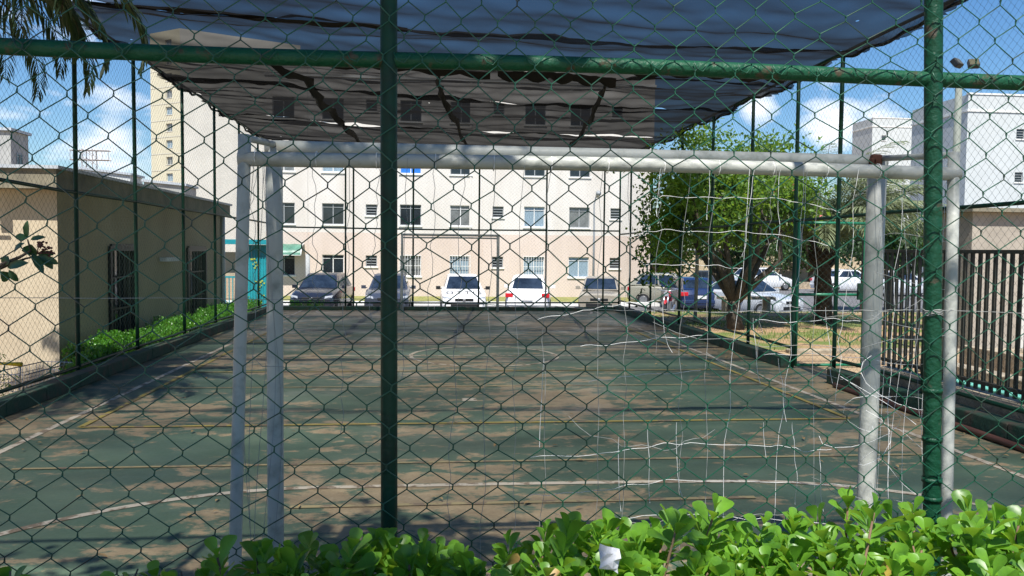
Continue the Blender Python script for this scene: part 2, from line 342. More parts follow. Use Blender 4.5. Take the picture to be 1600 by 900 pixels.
# ------------------------------------------------------------------ court
b = MB(); b.box(-4.6, 5.48, -3, 21.93, -.79, 0); o = b.build('court', M['court']); tag(o, kind='structure')
def strip(b, pts, w, z):
    P = [Vector((x, y, 0)) for x, y in pts]; v = []
    for i, p in enumerate(P):
        a = P[max(0, i-1)]; q = P[min(len(P)-1, i+1)]; d = (q-a).normalized(); nn = Vector((-d.y, d.x, 0))*w/2
        v += [(p.x+nn.x, p.y+nn.y, z), (p.x-nn.x, p.y-nn.y, z)]
    b.add(v, [(2*i, 2*i+1, 2*i+3, 2*i+2) for i in range(len(P)-1)])
def arc(cx, cy, r, a0, a1, n=24): return [(cx+r*math.cos(R(a0+(a1-a0)*i/n)), cy+r*math.sin(R(a0+(a1-a0)*i/n))) for i in range(n+1)]
XL, XR, Y0, Y1, XC = -3.45, 4.45, 3.25, 21.3, .5
b = MB(); W = .065
strip(b, [(XL, Y0), (XL, Y1)], W, .004); strip(b, [(XR, Y0), (XR, Y1)], W, .004)
strip(b, [(XL, Y1), (XR, Y1)], W, .0042)
strip(b, [(XL, 12.33), (XR, 12.33)], .06, .0042); strip(b, arc(.82, 12.33, 1.15, 0, 360, 48), W, .004)
strip(b, arc(-.75, Y0, 2.27, 180, 92)+[(-.4, 5.52), (.6, 5.52), (1.7, 5.5)]+arc(2.1, Y0, 2.23, 88, 0), W, .004)
strip(b, arc(-.75, Y1, 2.27, 180, 268)+[(.6, Y1-2.27)]+arc(2.1, Y1, 2.23, 272, 360), W, .004)
b.cbox((.42, 8.7, .003), (.16, .16, .002)); b.cbox((.5, 16.0, .003), (.14, .14, .002))
tag(b.build('court_markings', M['line_c']), kind='structure')
b = MB()
strip(b, [(-3.2, 7.5), (4.2, 7.5)], .055, .008); strip(b, [(-3.2, 7.5), (-3.2, 17.1)], .055, .008); strip(b, [(4.2, 7.5), (4.2, 17.1)], .055, .008); strip(b, [(-3.2, 17.1), (4.2, 17.1)], .05, .008)
strip(b, [(-3.2, 10.75), (4.2, 10.75)], .045, .0082); strip(b, [(-3.2, 14.1), (4.2, 14.1)], .045, .0082); strip(b, [(-1.3, 18.6), (2.4, 18.6)], .045, .0082)
tag(b.build('court_markings', M['line_y']), kind='structure')
b = MB(); strip(b, [(-3.1, 6.12), (4.1, 6.12)], .04, .0062); strip(b, [(-3.4, 9.55), (4.4, 9.55)], .035, .0062); strip(b, [(-3.4, 15.3), (4.4, 15.3)], .035, .0062); strip(b, [(-.9, 5.1), (2.2, 5.1)], .05, .0062)
tag(b.build('court_markings', M['line_d']), kind='structure')
n = 260; P = np.c_[rg.uniform(-3.9, 4.9, n), 3.5+17.5*rg.random(n)**1.3, rg.uniform(.012, .02, n)]; P[:90, 0] = 4.9-rg.exponential(.25, 90)
th = rg.uniform(0, 6.28, n); LF = (P, np.stack([np.cos(th), np.sin(th), rg.uniform(-.1, .2, n)], 1), n)
# green painted kerbs round the court
def kerb(name, x0, x1, y0, y1, z1=.16, m='kerb_green'):
    b = MB(); L = max(x1-x0, y1-y0); n = max(1, int(L/.8)); 
    for k in range(n):
        if x1-x0 > y1-y0: b.box(x0+(x1-x0)*k/n, x0+(x1-x0)*(k+1)/n-.004, y0, y1, .001, z1+rnd.uniform(-.006, .006))
        else: b.box(x0, x1, y0+(y1-y0)*k/n, y0+(y1-y0)*(k+1)/n-.004, .001, z1+rnd.uniform(-.006, .006))
    o = b.build(name, M[m], bevel=.012); tag(o, kind='structure'); return o
kerb('court_kerb', -4.28, -4.1, 1.6, 21.68); kerb('court_kerb', 5.06, 5.26, 10.95, 21.68); kerb('court_kerb', 5.06, 5.26, 1.6, 9.62, .19); kerb('court_kerb', -4.09, 5.05, 21.5, 21.68, .10)
b = MB(); b.box(5.48, 5.82, 1.5, 9.42, -.05, .25); tag(b.build('kerb', M['concrete'], bevel=.015), kind='structure')
b = MB(); b.tube([(5.0, y, .035+.006*math.sin(y*2)) for y in np.arange(1.8, 9.3, .5)], .03, 8)
tag(b.build('ground_pipe', M['pinkish'], smooth=True), 'old brown pipe with worn white patches lying along the right kerb', 'pipe')
b = MB(); b.tube([(5.36, y, .12) for y in np.arange(1.8, 9.4, .8)], .03, 8)
tag(b.build('ground_pipe', M['green'], smooth=True), 'green painted pipe lying behind the right kerb below the picket railing', 'pipe')

# ------------------------------------------------------------------ chain link
def chain(name, u0, u1, z0, z1, W, Hh, fn, rad, sides, m, parent, knot=True, warp=None, bow=0):
    """interlocked zigzag wires; fn maps arrays (u, z, depth) -> xyz"""
    nw = int(round((u1-u0)/(W/2))); nk = int(round((z1-z0)/(Hh/2)))
    k = np.arange(nk+1); allV = []; allQ = []; off = 0
    for w in range(nw):
        side = (k+w) % 2                       # 0 -> left column, 1 -> right column
        u = u0+(w+side)*(W/2); z = z0+k*(Hh/2); d = np.where((k+w) % 2 == 0, rad, -rad)*1.0
        inset = np.where(side == 0, rad*.9, -rad*.9)*-1
        u = u+inset*.6
        if knot:
            e = Hh*.055
            U = np.c_[u, u].ravel(); Z = np.c_[z-e, z+e].ravel(); D = np.c_[-d, d].ravel()
            U = U[1:-1]; Z = Z[1:-1]; D = D[1:-1]
        else: U, Z, D = u, z, d
        if warp is not None:
            du, dz = warp(U, Z); U = U+du; Z = Z+dz
        P = np.stack(fn(U, Z, D), 1)
        V, f = wire_np(P, rad, sides)
        allV.append(V); allQ.append(f+off); off += len(V)
    return npmesh(name, np.concatenate(allV), np.concatenate(allQ), m, parent)
def wire_np(P, r, n):
    K = len(P); T = np.gradient(P, axis=0); T /= np.linalg.norm(T, axis=1)[:, None]+1e-12
    ref = np.cross(P[1]-P[0], P[3]-P[2]) if K > 4 else np.array([0, 0, 1.])
    if np.linalg.norm(ref) < 1e-9: ref = np.array([1., .3, .1])
    ref = ref/np.linalg.norm(ref)
    A = np.cross(T, ref); A /= np.linalg.norm(A, axis=1)[:, None]+1e-9; B = np.cross(T, A)
    th = np.arange(n)/n*2*math.pi
    V = (P[:, None]+r*(A[:, None]*np.cos(th)[None, :, None]+B[:, None]*np.sin(th)[None, :, None])).reshape(-1, 3)
    k = np.arange(K-1)[:, None]; i = np.arange(n)[None, :]; j = (i+1) % n
    Q = np.stack([k*n+i, k*n+j, (k+1)*n+j, (k+1)*n+i], -1).reshape(-1, 4)
    return V, Q
def smooth_noise(a, b, seed):
    r = np.random.default_rng(seed); s = 0
    for _ in range(7):
        kx, ky, ph, am = r.uniform(-5, 5), r.uniform(-5, 5), r.uniform(0, 6.28), r.uniform(.4, 1)
        s = s+am*np.sin(kx*a+ky*b+ph)
    return s/3

FY = 1.95
nf = empty('chain_link_fence', (0, FY, 0))
tag(nf, 'dark green chain link fence closest to the viewer with thick pipe posts and top rail', 'fence', 'fences round the court')
def post(b, x, y, z0, z1, r, lean=(0, 0)): b.tube([(x+lean[0]*(z-1.5), y+lean[1]*(z-1.5), z) for z in np.linspace(z0, z1, 8)], r, 16)
for X, ln, mm, rr in ((-.105, -.004, 'green', .0205), (1.315, -.035, 'green_shade_worn', .0225), (-1.6, 0, 'green', .02), (2.75, 0, 'green', .02), (4.15, 0, 'green', .02), (-3.0, 0, 'green', .02), (-4.25, 0, 'green', .02)):
    b = MB(); post(b, X, 0, 0, 4.3, rr, (ln, 0))
    if X > 1 and X < 2:
        for zc in (1.31, 1.18, 1.07, 1.02): b.tube([(X+ln*(zc-1.5), 0, zc-.006), (X+ln*(zc-1.5), 0, zc+.006)], rr+.003, 16)
    b.build('post', M[mm], nf, smooth=True)
def rail_z(x): return 2.128+.004*math.sin(x*3)
b = MB(); b.tube([(x, .004, rail_z(x)) for x in np.linspace(-4.25, 5.1, 40)], .0195, 14); b.build('rail', M['green_worn'], nf, smooth=True)
b = MB(); b.tube([(-4.25, 0, 4.28), (5.1, 0, 4.28)], .02, 12); b.build('rail', M['green'], nf, smooth=True)
def nwarp(u, z):
    lean = np.interp(u, [-1.2, -.4, .35, .9, 1.2, 1.6], [.15, .14, .0, -.02, .06, .05])
    du = lean*(z-1.3)+.009*smooth_noise(u*2.2, z*2.0, 3)+.0045*smooth_noise(u*9, z*9, 5)
    dz = .008*smooth_noise(u*2.0, z*2.4, 8)+.004*smooth_noise(u*8, z*8, 9)
    # one cell bulged open where it has been pulled
    g = np.exp(-(((u+.00)/.05)**2+((z-1.60)/.06)**2)); du = du+.018*g*np.sign(u+.0)
    return du, dz
def nfn(U, Z, D): return U, D+.012*smooth_noise(U*1.5, Z*1.5, 21)-.026, Z
chain('wire_mesh', -4.25, 5.15, .05, 4.25, .1065, .0985, nfn, .0015, 6, M['wire'], nf, warp=nwarp)
b = MB()
def sag(p, q, s, n=14, wob=.0, seed=0):
    r = random.Random(seed); p = Vector(p); q = Vector(q)
    return [tuple(p.lerp(q, i/n)+Vector((0, r.uniform(-wob, wob), -4*s*(i/n)*(1-i/n)+r.uniform(-wob, wob)))) for i in range(n+1)]
b.tube(sag((-4.2, .02, 1.60), (-.105, .024, 1.545), .02, 30, .003, 1)+sag((-.105, .024, 1.545), (1.31, .024, 1.522), .015, 24, .003, 2)[1:]+sag((1.31, .024, 1.522), (5, .02, 1.50), .02, 20, .003, 3)[1:], .0008, 5)
for k in range(4): b.tube([(1.315+.025*math.cos(a), .025*math.sin(a), 1.512+k*.004+.003*math.sin(a*3)) for a in np.linspace(0, 6.28, 14)], .0012, 4, False)
b.build('tension_wire', M['net_grey'], nf, smooth=True)
for k in range(-11, 20):     # wire ties round the rail
    b = MB()
    x = k*.1065+.02+rnd.uniform(-.012, .012)
    b.tube([(x-.012, -.022, rail_z(x)+.012), (x-.004, -.024, rail_z(x)-.006), (x+.012, -.021, rail_z(x)-.012), (x+.03, -.024, rail_z(x)+.01)], .0016, 5)
    b.build('wire_tie', M['wire'], nf, smooth=True)

def side_fence(name, X, ys, top, label, railz, botz, gap=None, cap=4.3):
    e = empty(name, (X, 0, 0)); tag(e, label, 'fence', 'fences round the court')
    for y in ys:
        b = MB(); post(b, 0, y, 0.0, top, .027 if y < 17 else .025, (rnd.uniform(-.004, .004), rnd.uniform(-.004, .004))); b.build('post', M['green'], e, smooth=True)
    for z, r in ((railz, .021), (botz, .021), (top-.02, .02)):
        segs = [(min(ys), max(ys))] if not (gap and z == botz) else [(min(ys), gap[0]), (gap[1], max(ys))]
        for a, q in segs:
            b = MB(); b.tube([(.0, y, z+.006*math.sin(y*1.7)) for y in np.linspace(a, q, 16)], r, 10); b.build('rail', M['green'], e, smooth=True)
    dx = -.03 if X < 0 else .03
    def fn(U, Z, D): return D+dx+.01*smooth_noise(U, Z, 31), U, Z
    def wp(u, z): return .008*smooth_noise(u*1.5, z*1.5, 13), .008*smooth_noise(u*1.3, z*1.7, 14)
    segs = [(min(ys), max(ys), botz-.1)] if not gap else [(min(ys), gap[0], botz-.1), (gap[0], gap[1], railz), (gap[1], max(ys), botz-.1)]
    for a, q, z0 in segs:
        chain('wire_mesh', a, q, z0, top, .10, .098, fn, .0013, 3, M['wire_far'], e, knot=False, warp=wp)
    return e
LY = [1.95, 4.0, 6.1, 8.15, 10.2, 12.16, 14.4, 16.42, 18.5, 20.4, 21.6]
RY = [1.95, 4.05, 5.95, 7.82, 9.7, 10.9, 12.5, 14.33, 16.17, 18.4, 20.4, 21.6]
lf = side_fence('chain_link_fence', -4.36, LY, 4.5, 'long green chain link fence on the left between court and taupe building', 2.32, .17)
rf = side_fence('chain_link_fence', 5.2, RY, 4.25, 'long green chain link fence on the right with the open gate in it', 2.14, .30, gap=(9.7, 10.9))
# far end fence
e = empty('chain_link_fence', (0, 21.6, 0)); tag(e, 'far green chain link fence in front of the parked cars', 'fence', 'fences round the court')
for X in (-2.33, -2.12, -.52, 1.27, 3.13, 4.75):
    b = MB(); post(b, X, 0, .05, 4.35, .024); b.build('post', M['green'], e, smooth=True)
for z in (2.2, .2, 4.32):
    b = MB(); b.tube([(-4.36, 0, z+(.02 if z > 1 else 0)), (0, 0, z), (5.2, 0, z+.03)], .021, 10); b.build('rail', M['green'], e, smooth=True)
chain('wire_mesh', -4.36, 5.2, .12, 4.3, .10, .098, lambda U, Z, D: (U, D-.03, Z), .0012, 3, M['wire_far'], e, knot=False, warp=lambda u, z: (.006*smooth_noise(u, z, 4), .006*smooth_noise(u, z, 6)))

# gate leaf standing open, square to the fence
g = empty('gate', (5.24, 10.93, 0)); tag(g, 'green pipe gate leaf swung open outside the right fence', 'gate')
b = MB(); 
for p, q in (((0.03, 0, .03), (0.03, 0, 2.12)), ((1.05, 0, .03), (1.05, 0, 2.12))): b.tube([p, q], .024, 10)
for z in (.04, 1.07, 2.11): b.tube([(0.03, 0, z), (1.05, 0, z)], .022, 10)
b.build('gate_frame', mat('bright green gate enamel', (.015, .16, .085), .35), g, smooth=True)
chain('wire_mesh', .05, 1.03, .06, 2.08, .1, .098, lambda U, Z, D: (U, D-.02, Z), .0013, 3, M['wire_far'], g, knot=False)
b = MB(); b.cbox((.99, -.03, 1.12), (.12, .03, .24)); b.tube([(.93, -.05, 1.15), (.93, -.09, 1.12), (.93, -.05, 1.05)], .008, 6); b.build('latch', M['green'], g, bevel=.004)
for zh in (.5, 1.7): b = MB(); b.cbox((0, 0, zh), (.05, .05, .08)); b.build('hinge', M['green'], g, bevel=.004)

# picket railing on the right
for i, (ya, yb) in enumerate(((2.0, 4.45), (4.5, 6.9), (6.95, 9.38))):
    lab = ['dark metal picket railing panel closest to the viewer on the right', 'middle panel of the dark metal picket railing on the concrete ledge', 'dark metal picket railing panel farthest back, ending beside the gate opening'][i]
    e = empty('picket_railing', (5.67, ya, .25)); tag(e, lab, 'railing', 'picket railing on the ledge')
    b = MB(); n = int((yb-ya)/.115)
    for k in range(n+1):
        y = .03+k*(yb-ya-.06)/n; t = rnd.uniform(-.006, .006)
        b.add([(x+dx, y+dy+(t if z > 1 else 0), z) for z in (.02, 1.46) for dx, dy in ((-.014, -.017), (.014, -.017), (.014, .017), (-.014, .017)) for x in (0,)], [(0, 1, 5, 4), (1, 2, 6, 5), (2, 3, 7, 6), (3, 0, 4, 7), (4, 5, 6, 7)])
    b.build('picket_panel', M['dark_bar'], e)
    for z in (.10, 1.455):
        b = MB(); b.box(-.022, .022, 0, yb-ya, z-.02, z+.02); b.build('rail', M['dark_bar'], e, bevel=.004)
    b = MB(); b.box(-.03, .03, -.03, .03, 0, 1.5); b.build('post', M['dark_bar'], e, bevel=.004)

# ------------------------------------------------------------------ goals
def goal(loc, xl, xr, yr, zt, zr, r_post, r_rear, label, flip=1, mrear=None):
    e = empty('goal', loc); tag(e, label, 'goal', 'goals at the court ends')
    m = M['white_paint']
    for x in (xl, xr):
        b = MB(); b.tube([(x, 0, z) for z in np.linspace(0.0, zt-.0, 6)], r_post if x < 0 else r_post*1.2, 20); b.build('post', m, e, smooth=True)
    b = MB(); b.tube([(x, 0, zt) for x in np.linspace(xl-.035, xr+.035, 10)], r_post*.95, 20); b.build('crossbar', m, e, smooth=True)
    for s, x in ((-1, xl), (1, xr)):
        b = MB(); b.tube([(x+s*(.055 if s < 0 else .035)*(2.0-z)/2, yr*1.0, z) for z in np.linspace(0, zr+.08, 6)], r_rear*.85, 14); b.build('rear_post', m, e, smooth=True)
        b = MB(); b.tube([(x, 0, zt+.015), (x, yr, zr+.07)], r_rear*.5, 12); b.build('side_bar', m, e, smooth=True)
    b = MB(); b.tube([(x, yr, zr+.005*math.sin(x*2)) for x in np.linspace(xl-.02, xr+.02, 12)], r_rear, 18); b.build('rear_bar', m, e, smooth=True)
    return e
goal((0, 3.4, 0), -.66, 2.0, -.53, 2.085, 1.985, .034, .026, 'large white pipe goal just behind the near fence, seen from its back')
goal((0, 21.15, 0), -.80, 1.76, .32, 2.05, 1.98, .032, .022, 'white goal at the far end of the court, before the white cars')
b = MB(); b.cbox((1.97, 3.36, 2.09), (.05, .03, .05)); b.cbox((1.955, 3.36, 2.07), (.03, .03, .06)); tag(b.build('rust_clamp', mat('rust', (.08, .03, .02), .9), bevel=.01), 'dark rusty clamp on the right end of the near goal crossbar', 'clamp')

# torn net hanging from the near goal
nb = MB(); ng = MB(); r = random.Random(5)
def cord(bb, pts, rad=.0013): bb.tube(pts, rad, 4, False)
cols = np.arange(-.62, 2.0, .105)
def rear_pt(x, z, ph): return (x+.10*math.sin(ph)*(2-z)*.25-.04*(2-z), 2.87-.06*math.sin(z*2.4+ph)-.03*(2-z), z)
for ci, x in enumerate(cols):
    if r.random() < .25: continue
    ph = r.uniform(0, 3); zend = .0 if r.random() < .35 else r.uniform(.3, 1.6)
    pts = [tuple(Vector(rear_pt(x, z, ph))+Vector((r.uniform(-.012, .012), r.uniform(-.01, .01), 0))) for z in np.linspace(1.99, zend+.02, 16)]
    cord(nb if x > 1.0 and ci % 2 else ng, pts, .0009)  # bright cord only at the sunlit right, elsewhere shade is in the grey
for z in np.arange(.25, 1.9, .115):
    if r.random() < .18: continue
    x = -.62
    while x < 1.95:
        L = r.uniform(.5, 1.6); x2 = min(1.99, x+L)
        if r.random() < .30 or (x < .3 and r.random() < .5): x = x2; continue
        ph = r.uniform(0, 3); n = 14; s = r.uniform(.01, .09); tl = r.uniform(-.05, .05)
        pts = [(x+(x2-x)*i/n, 2.87-.05-.03*(2-z)+.02*math.sin(i+ph), z-s*4*(i/n)*(1-i/n)+tl*(i/n)+.012*math.sin(i*1.7+ph)+.004*r.uniform(-1, 1)) for i in range(n+1)]
        cord(ng, pts, .0009); x = x2
for y in np.linspace(2.95, 3.33, 4):            # right side net
    cord(nb, [(2.0+.03*math.sin(z*3+y*9), y+.02*math.sin(z*5+y), z) for z in np.linspace(2.03, .05, 18)], .0008)
for y in np.linspace(2.92, 3.36, 5):
    cord(ng, [(-.66+.03*math.sin(z*3+y*9), y+.02*math.sin(z*5+y), z) for z in np.linspace(2.03, .4, 18)], .001)
for z in np.arange(.2, 2.0, .17):
    cord(nb, [(2.0+.03*math.sin(t*4+z*5), 2.9+.46*t, z+.03*math.sin(t*3+z*7)) for t in np.linspace(0, 1, 9)], .0008)
for x in cols[::2]: cord(nb, [(x, 2.87+.029*math.cos(a), 1.985+.029*math.sin(a)) for a in np.linspace(0, 6.28, 10)], .0016)
for k in range(5):      # tangled bits near the right foot and crossbar drape
    x = r.uniform(1.75, 2.02); z = r.uniform(.75, 1.2)
    cord(nb, [(x+.12*math.sin(t*5+k), 2.9+.3*t, z+.1*math.cos(t*4+k*2)) for t in np.linspace(0, 1, 10)], .001)
strands = [((1005, 328), (1018, 312), (1035, 307), (1110, 309), (1160, 309), (1225, 311), (1290, 325), (1312, 331)), ((985, 372), (1005, 363), (1040, 359), (1100, 363), (1160, 361), (1240, 371), (1292, 383)),
 ((1005, 414), (1075, 413), (1120, 415), (1158, 421)), ((840, 499), (905, 487), (940, 480), (985, 473), (1033, 470)), ((907, 541), (960, 538), (1033, 528), (1100, 525)), ((920, 597), (965, 590), (1010, 585), (1095, 580)),
 ((825, 715), (933, 710), (987, 702), (1043, 693), (1087, 693), (1200, 697), (1230, 697), (1257, 705), (1300, 702)), ((825, 775), (867, 772), (933, 767), (987, 758), (1047, 750), (1200, 753), (1270, 756), (1335, 760)),
 ((940, 815), (1000, 806), (1100, 804), (1150, 810), (1200, 811), (1290, 818)), ((1180, 500), (1240, 504), (1300, 498), (1345, 503)), ((1190, 555), (1260, 553), (1350, 560)),
 ((1110, 262), (1108, 300), (1104, 345)), ((1180, 262), (1172, 310), (1165, 380), (1160, 402)), ((1220, 265), (1215, 300), (1218, 350), (1214, 392)), ((1262, 265), (1256, 340), (1253, 382)), ((1033, 262), (1028, 300), (1026, 340)),
 ((967, 683), (966, 740), (970, 800)), ((1012, 667), (1014, 720), (1015, 787)), ((1057, 660), (1058, 743), (1067, 780)), ((1238, 660), (1240, 690), (1245, 740), (1243, 790)), ((1193, 660), (1197, 727)), ((1282, 700), (1281, 735), (1286, 800)),
 ((1036, 470), (1037, 520), (1050, 552)), ((1177, 497), (1180, 540), (1187, 600)), ((1216, 560), (1222, 600), (1228, 660)), ((850, 560), (845, 640), (843, 700)), ((1290, 480), (1296, 545), (1300, 600))]
for st_ in strands:
    P_ = np.array([at(px, py, 2.80) for px, py in st_]); t_ = np.linspace(0, len(P_)-1, len(P_)*5)
    cord(nb, [tuple(np.array([np.interp(q, range(len(P_)), P_[:, c_]) for c_ in range(3)])+[0, .006*math.sin(q*5), .003*math.sin(q*7)]) for q in t_], .0008)
e = nb.build('goal_net', M['net'], smooth=True); tag(e, 'torn white cord net hanging in loose squares behind the near goal', 'net')
o = ng.build('grey_cords', M['net_grey'], e, smooth=True)

# ------------------------------------------------------------------ shade cloth
def ztop(x, y):
    s = (x+4.4)/9.7; base = 4.52*(1-s)+4.24*s
    bay = (y-1.95) % 2.75/2.75
    return base-.10*4*bay*(1-bay)-.09*math.sin(math.pi*s)
sc = empty('shade_cloth', (0, 0, 0)); tag(sc, 'sagging black woven shade cloth stretched over the whole court', 'shade cloth')
panels = [(1.50, 5.6, .48), (5.45, 9.4, .44), (9.2, 11.3, .38), (11.1, 13.7, .21), (13.4, 17.0, .18), (16.8, 21.45, .18)]
for pi, (ya, yb, T) in enumerate(panels):
    nx, ny = 110, int((yb-ya)/.055); V = np.zeros((ny+1, nx+1, 3)); rr = np.random.default_rng(pi+40)
    ii = np.linspace(0, 1, nx+1); jj = np.linspace(0, 1, ny+1)
    for j in range(ny+1):
        y = ya+(yb-ya)*jj[j]
        e0 = -4.42+.035*math.sin(y*5)+.03*rr.normal(); e1 = 5.3+.04*math.sin(y*3.3)+.03*rr.normal()
        if y > 19.5: e1 -= (y-19.5)*.14
        xx = e0+(e1-e0)*ii
        ends = .06*np.sin(xx*2.1+pi)+.03*np.sin(xx*7+pi)+.02*np.sin(xx*17)
        yy = y+ends*(abs(jj[j]-.5)*2)**4
        z = np.array([ztop(x, q) for x, q in zip(xx, yy)])
        z += .030*smooth_noise(xx*.6, yy*1.6+np.zeros_like(xx), pi)+.022*smooth_noise(xx*1.1+.6*yy, yy*3.0-.4*xx, pi+9)+.010*smooth_noise(xx*2.6, yy*4.5, pi+17)+.004*smooth_noise(xx*6, yy*9, pi+27)
        z -= .05*np.abs(smooth_noise(xx*.45, yy*.9, pi+50))**.7
        z += .012*pi+(.05*(1-jj[j])**8)*(-1)
        V[j, :, 0] = xx; V[j, :, 1] = yy; V[j, :, 2] = z
    J, I = np.meshgrid(np.arange(ny), np.arange(nx), indexing='ij'); a = (J*(nx+1)+I).ravel(); Q = np.stack([a, a+1, a+nx+2, a+nx+1], 1)
    npmesh('cloth_panel', V.reshape(-1, 3), Q, cloth_mat('shade cloth weave', T, .013), sc)
# rolled seams, hanging folds and gathered tears
def ribbon(b, pts, w, drop):
    v = []
    for i, (x, y) in enumerate(pts):
        x2, y2 = pts[min(i+1, len(pts)-1)]; x1, y1 = pts[max(i-1, 0)]; d = Vector((x2-x1, y2-y1, 0)).normalized(); nn = Vector((-d.y, d.x, 0))
        ww = w*(.4+.6*math.sin(math.pi*i/(len(pts)-1)))*(1+.35*math.sin(i*2.3)); z = ztop(x, y)-.02
        v += [(x-nn.x*ww, y-nn.y*ww, z), (x, y, z-drop*(.4+.6*abs(math.sin(i*.7)))), (x+nn.x*ww, y+nn.y*ww, z)]
    b.add(v, [(3*i+k, 3*i+k+1, 3*i+k+4, 3*i+k+3) for i in range(len(pts)-1) for k in (0, 1)])
def gpix(px, py): # point of the cloth underside seen through a pixel
    v = fw+rt*((px-800)/F)-up*((py-450)/F); t = (4.27-EYE)/v.z; return (v.x*t, v.y*t)
def interp(pts, n=16):
    P = np.array(pts); t = np.linspace(0, len(P)-1, n); return [(float(np.interp(q, range(len(P)), P[:, 0]))+.02*math.sin(q*9), float(np.interp(q, range(len(P)), P[:, 1]))) for q in t]
b = MB()
for pts, w in ((((418, 95), (480, 130), (505, 165), (530, 190), (562, 222)), .085), (((683, 100), (688, 140), (705, 170), (730, 225)), .05), (((945, 115), (935, 150), (915, 190), (885, 228)), .04)):
    ribbon(b, interp([gpix(*p) for p in pts], 24), w, .12)
b.build('gathered_tear', M['cloth_dark'], sc, smooth=True)
for x0, x1, y, w, dr in ((.9, 2.6, 11.15, .10, .14), (-2.2, .8, 11.2, .07, .10), (2.7, 4.9, 10.7, .10, .12), (-3.9, -.3, 9.3, .05, .05), (1, 4.4, 5.5, .05, .05)):
    b = MB(); ribbon(b, [(x, y+.05*math.sin(x*3)) for x in np.linspace(x0, x1, 22)], w, dr); b.build('hanging_fold', M['cloth_dark'], sc, smooth=True)
# thick selvedge rope along the edges
b = MB()
for X in (-4.42, 5.28):
    b.tube([(X+.02*math.sin(y*6)-(max(0, y-19.5)*.14 if X > 0 else 0), y, ztop(X, y)+.02+.02*math.sin(y*9)) for y in np.arange(1.5, 21.4, .12)], .022, 6)
b.tube([(x, 21.4+.03*math.sin(x*7), ztop(x, 21.4)+.04+.02*math.sin(x*11)) for x in np.arange(-4.4, 5.0, .1)], .022, 6)
b.build('edge_rope', M['cloth_dark'], sc, smooth=True)

# ------------------------------------------------------------------ buildings
def facade(x0, x1, z0, z1, holes, depth=.12, y=0):
    """wall sheet facing -Y with window openings and their reveals"""
    b = MB(); xsn = sorted({x0, x1, *[q for hh in holes for q in hh[:2]]}); zsn = sorted({z0, z1, *[q for hh in holes for q in hh[2:4]]})
    for i in range(len(xsn)-1):
        for j in range(len(zsn)-1):
            cx, cz = (xsn[i]+xsn[i+1])/2, (zsn[j]+zsn[j+1])/2
            if any(a < cx < c2 and d < cz < e2 for a, c2, d, e2 in holes): continue
            b.add([(xsn[i], y, zsn[j]), (xsn[i+1], y, zsn[j]), (xsn[i+1], y, zsn[j+1]), (xsn[i], y, zsn[j+1])], [(0, 1, 2, 3)])
    for a, c2, d, e2 in holes:
        for p, q in (((a, d), (a, e2)), ((a, e2), (c2, e2)), ((c2, e2), (c2, d)), ((c2, d), (a, d))):
            b.add([(p[0], y, p[1]), (p[0], y+depth, p[1]), (q[0], y+depth, q[1]), (q[0], y, q[1])], [(0, 1, 2, 3)])
    return b
_wc = {}
def window(parent, cx, z, w, hh, style='plain', frame='frame_w', pane='glass', y=0, depth=.12):
    key = (round(w, 2), round(hh, 2), style, frame, pane)
    if key not in _wc:
        f = MB(); t = .035; f.box(-w/2, w/2, depth-.04, depth-.005, 0, t); f.box(-w/2, w/2, depth-.04, depth-.005, hh-t, hh)
        f.box(-w/2, -w/2+t, depth-.04, depth-.005, t, hh-t); f.box(w/2-t, w/2, depth-.04, depth-.005, t, hh-t)
        if style == 'louvre':
            for k in range(1, 4): f.box(-w/2+t, w/2-t, depth-.05, depth-.01, hh*k/4-.015, hh*k/4+.015)
        else:
            f.box(-.02, .02, depth-.045, depth-.01, t, hh-t); f.box(-w/2+t, w/2-t, depth-.045, depth-.01, hh*.82-.012, hh*.82+.012)
        p = MB(); p.box(-w/2+t/2, w/2-t/2, depth-.012, depth+.01, t/2, hh-t/2)
        s = MB(); s.box(-w/2-.06, w/2+.06, -.06, depth-.05, -.07, -.004)
        _wc[key] = (f.build('window', M[frame]), p.build('pane', M[pane]), s.build('sill', M['white_kerb']), None)
        fo, po, so, _ = _wc[key]; gr = None
        if style == 'grille':
            q = MB()
            for k in range(9): q.tube([(-w/2+w*k/8, -.03, -.02), (-w/2+w*k/8, -.03, hh+.02)], .013, 5)
            for k in range(3): q.tube([(-w/2, -.03, hh*k/2), (w/2, -.03, hh*k/2)], .013, 5)
            gr = q.build('grille', M['frame_w'])
        po.parent = fo; so.parent = fo
        if gr: gr.parent = fo
        fo.parent = parent; fo.location = (cx, y, z); return fo
    fo = _wc[key][0]; c = copy_tree(fo, parent); c.location = (cx, y, z); return c
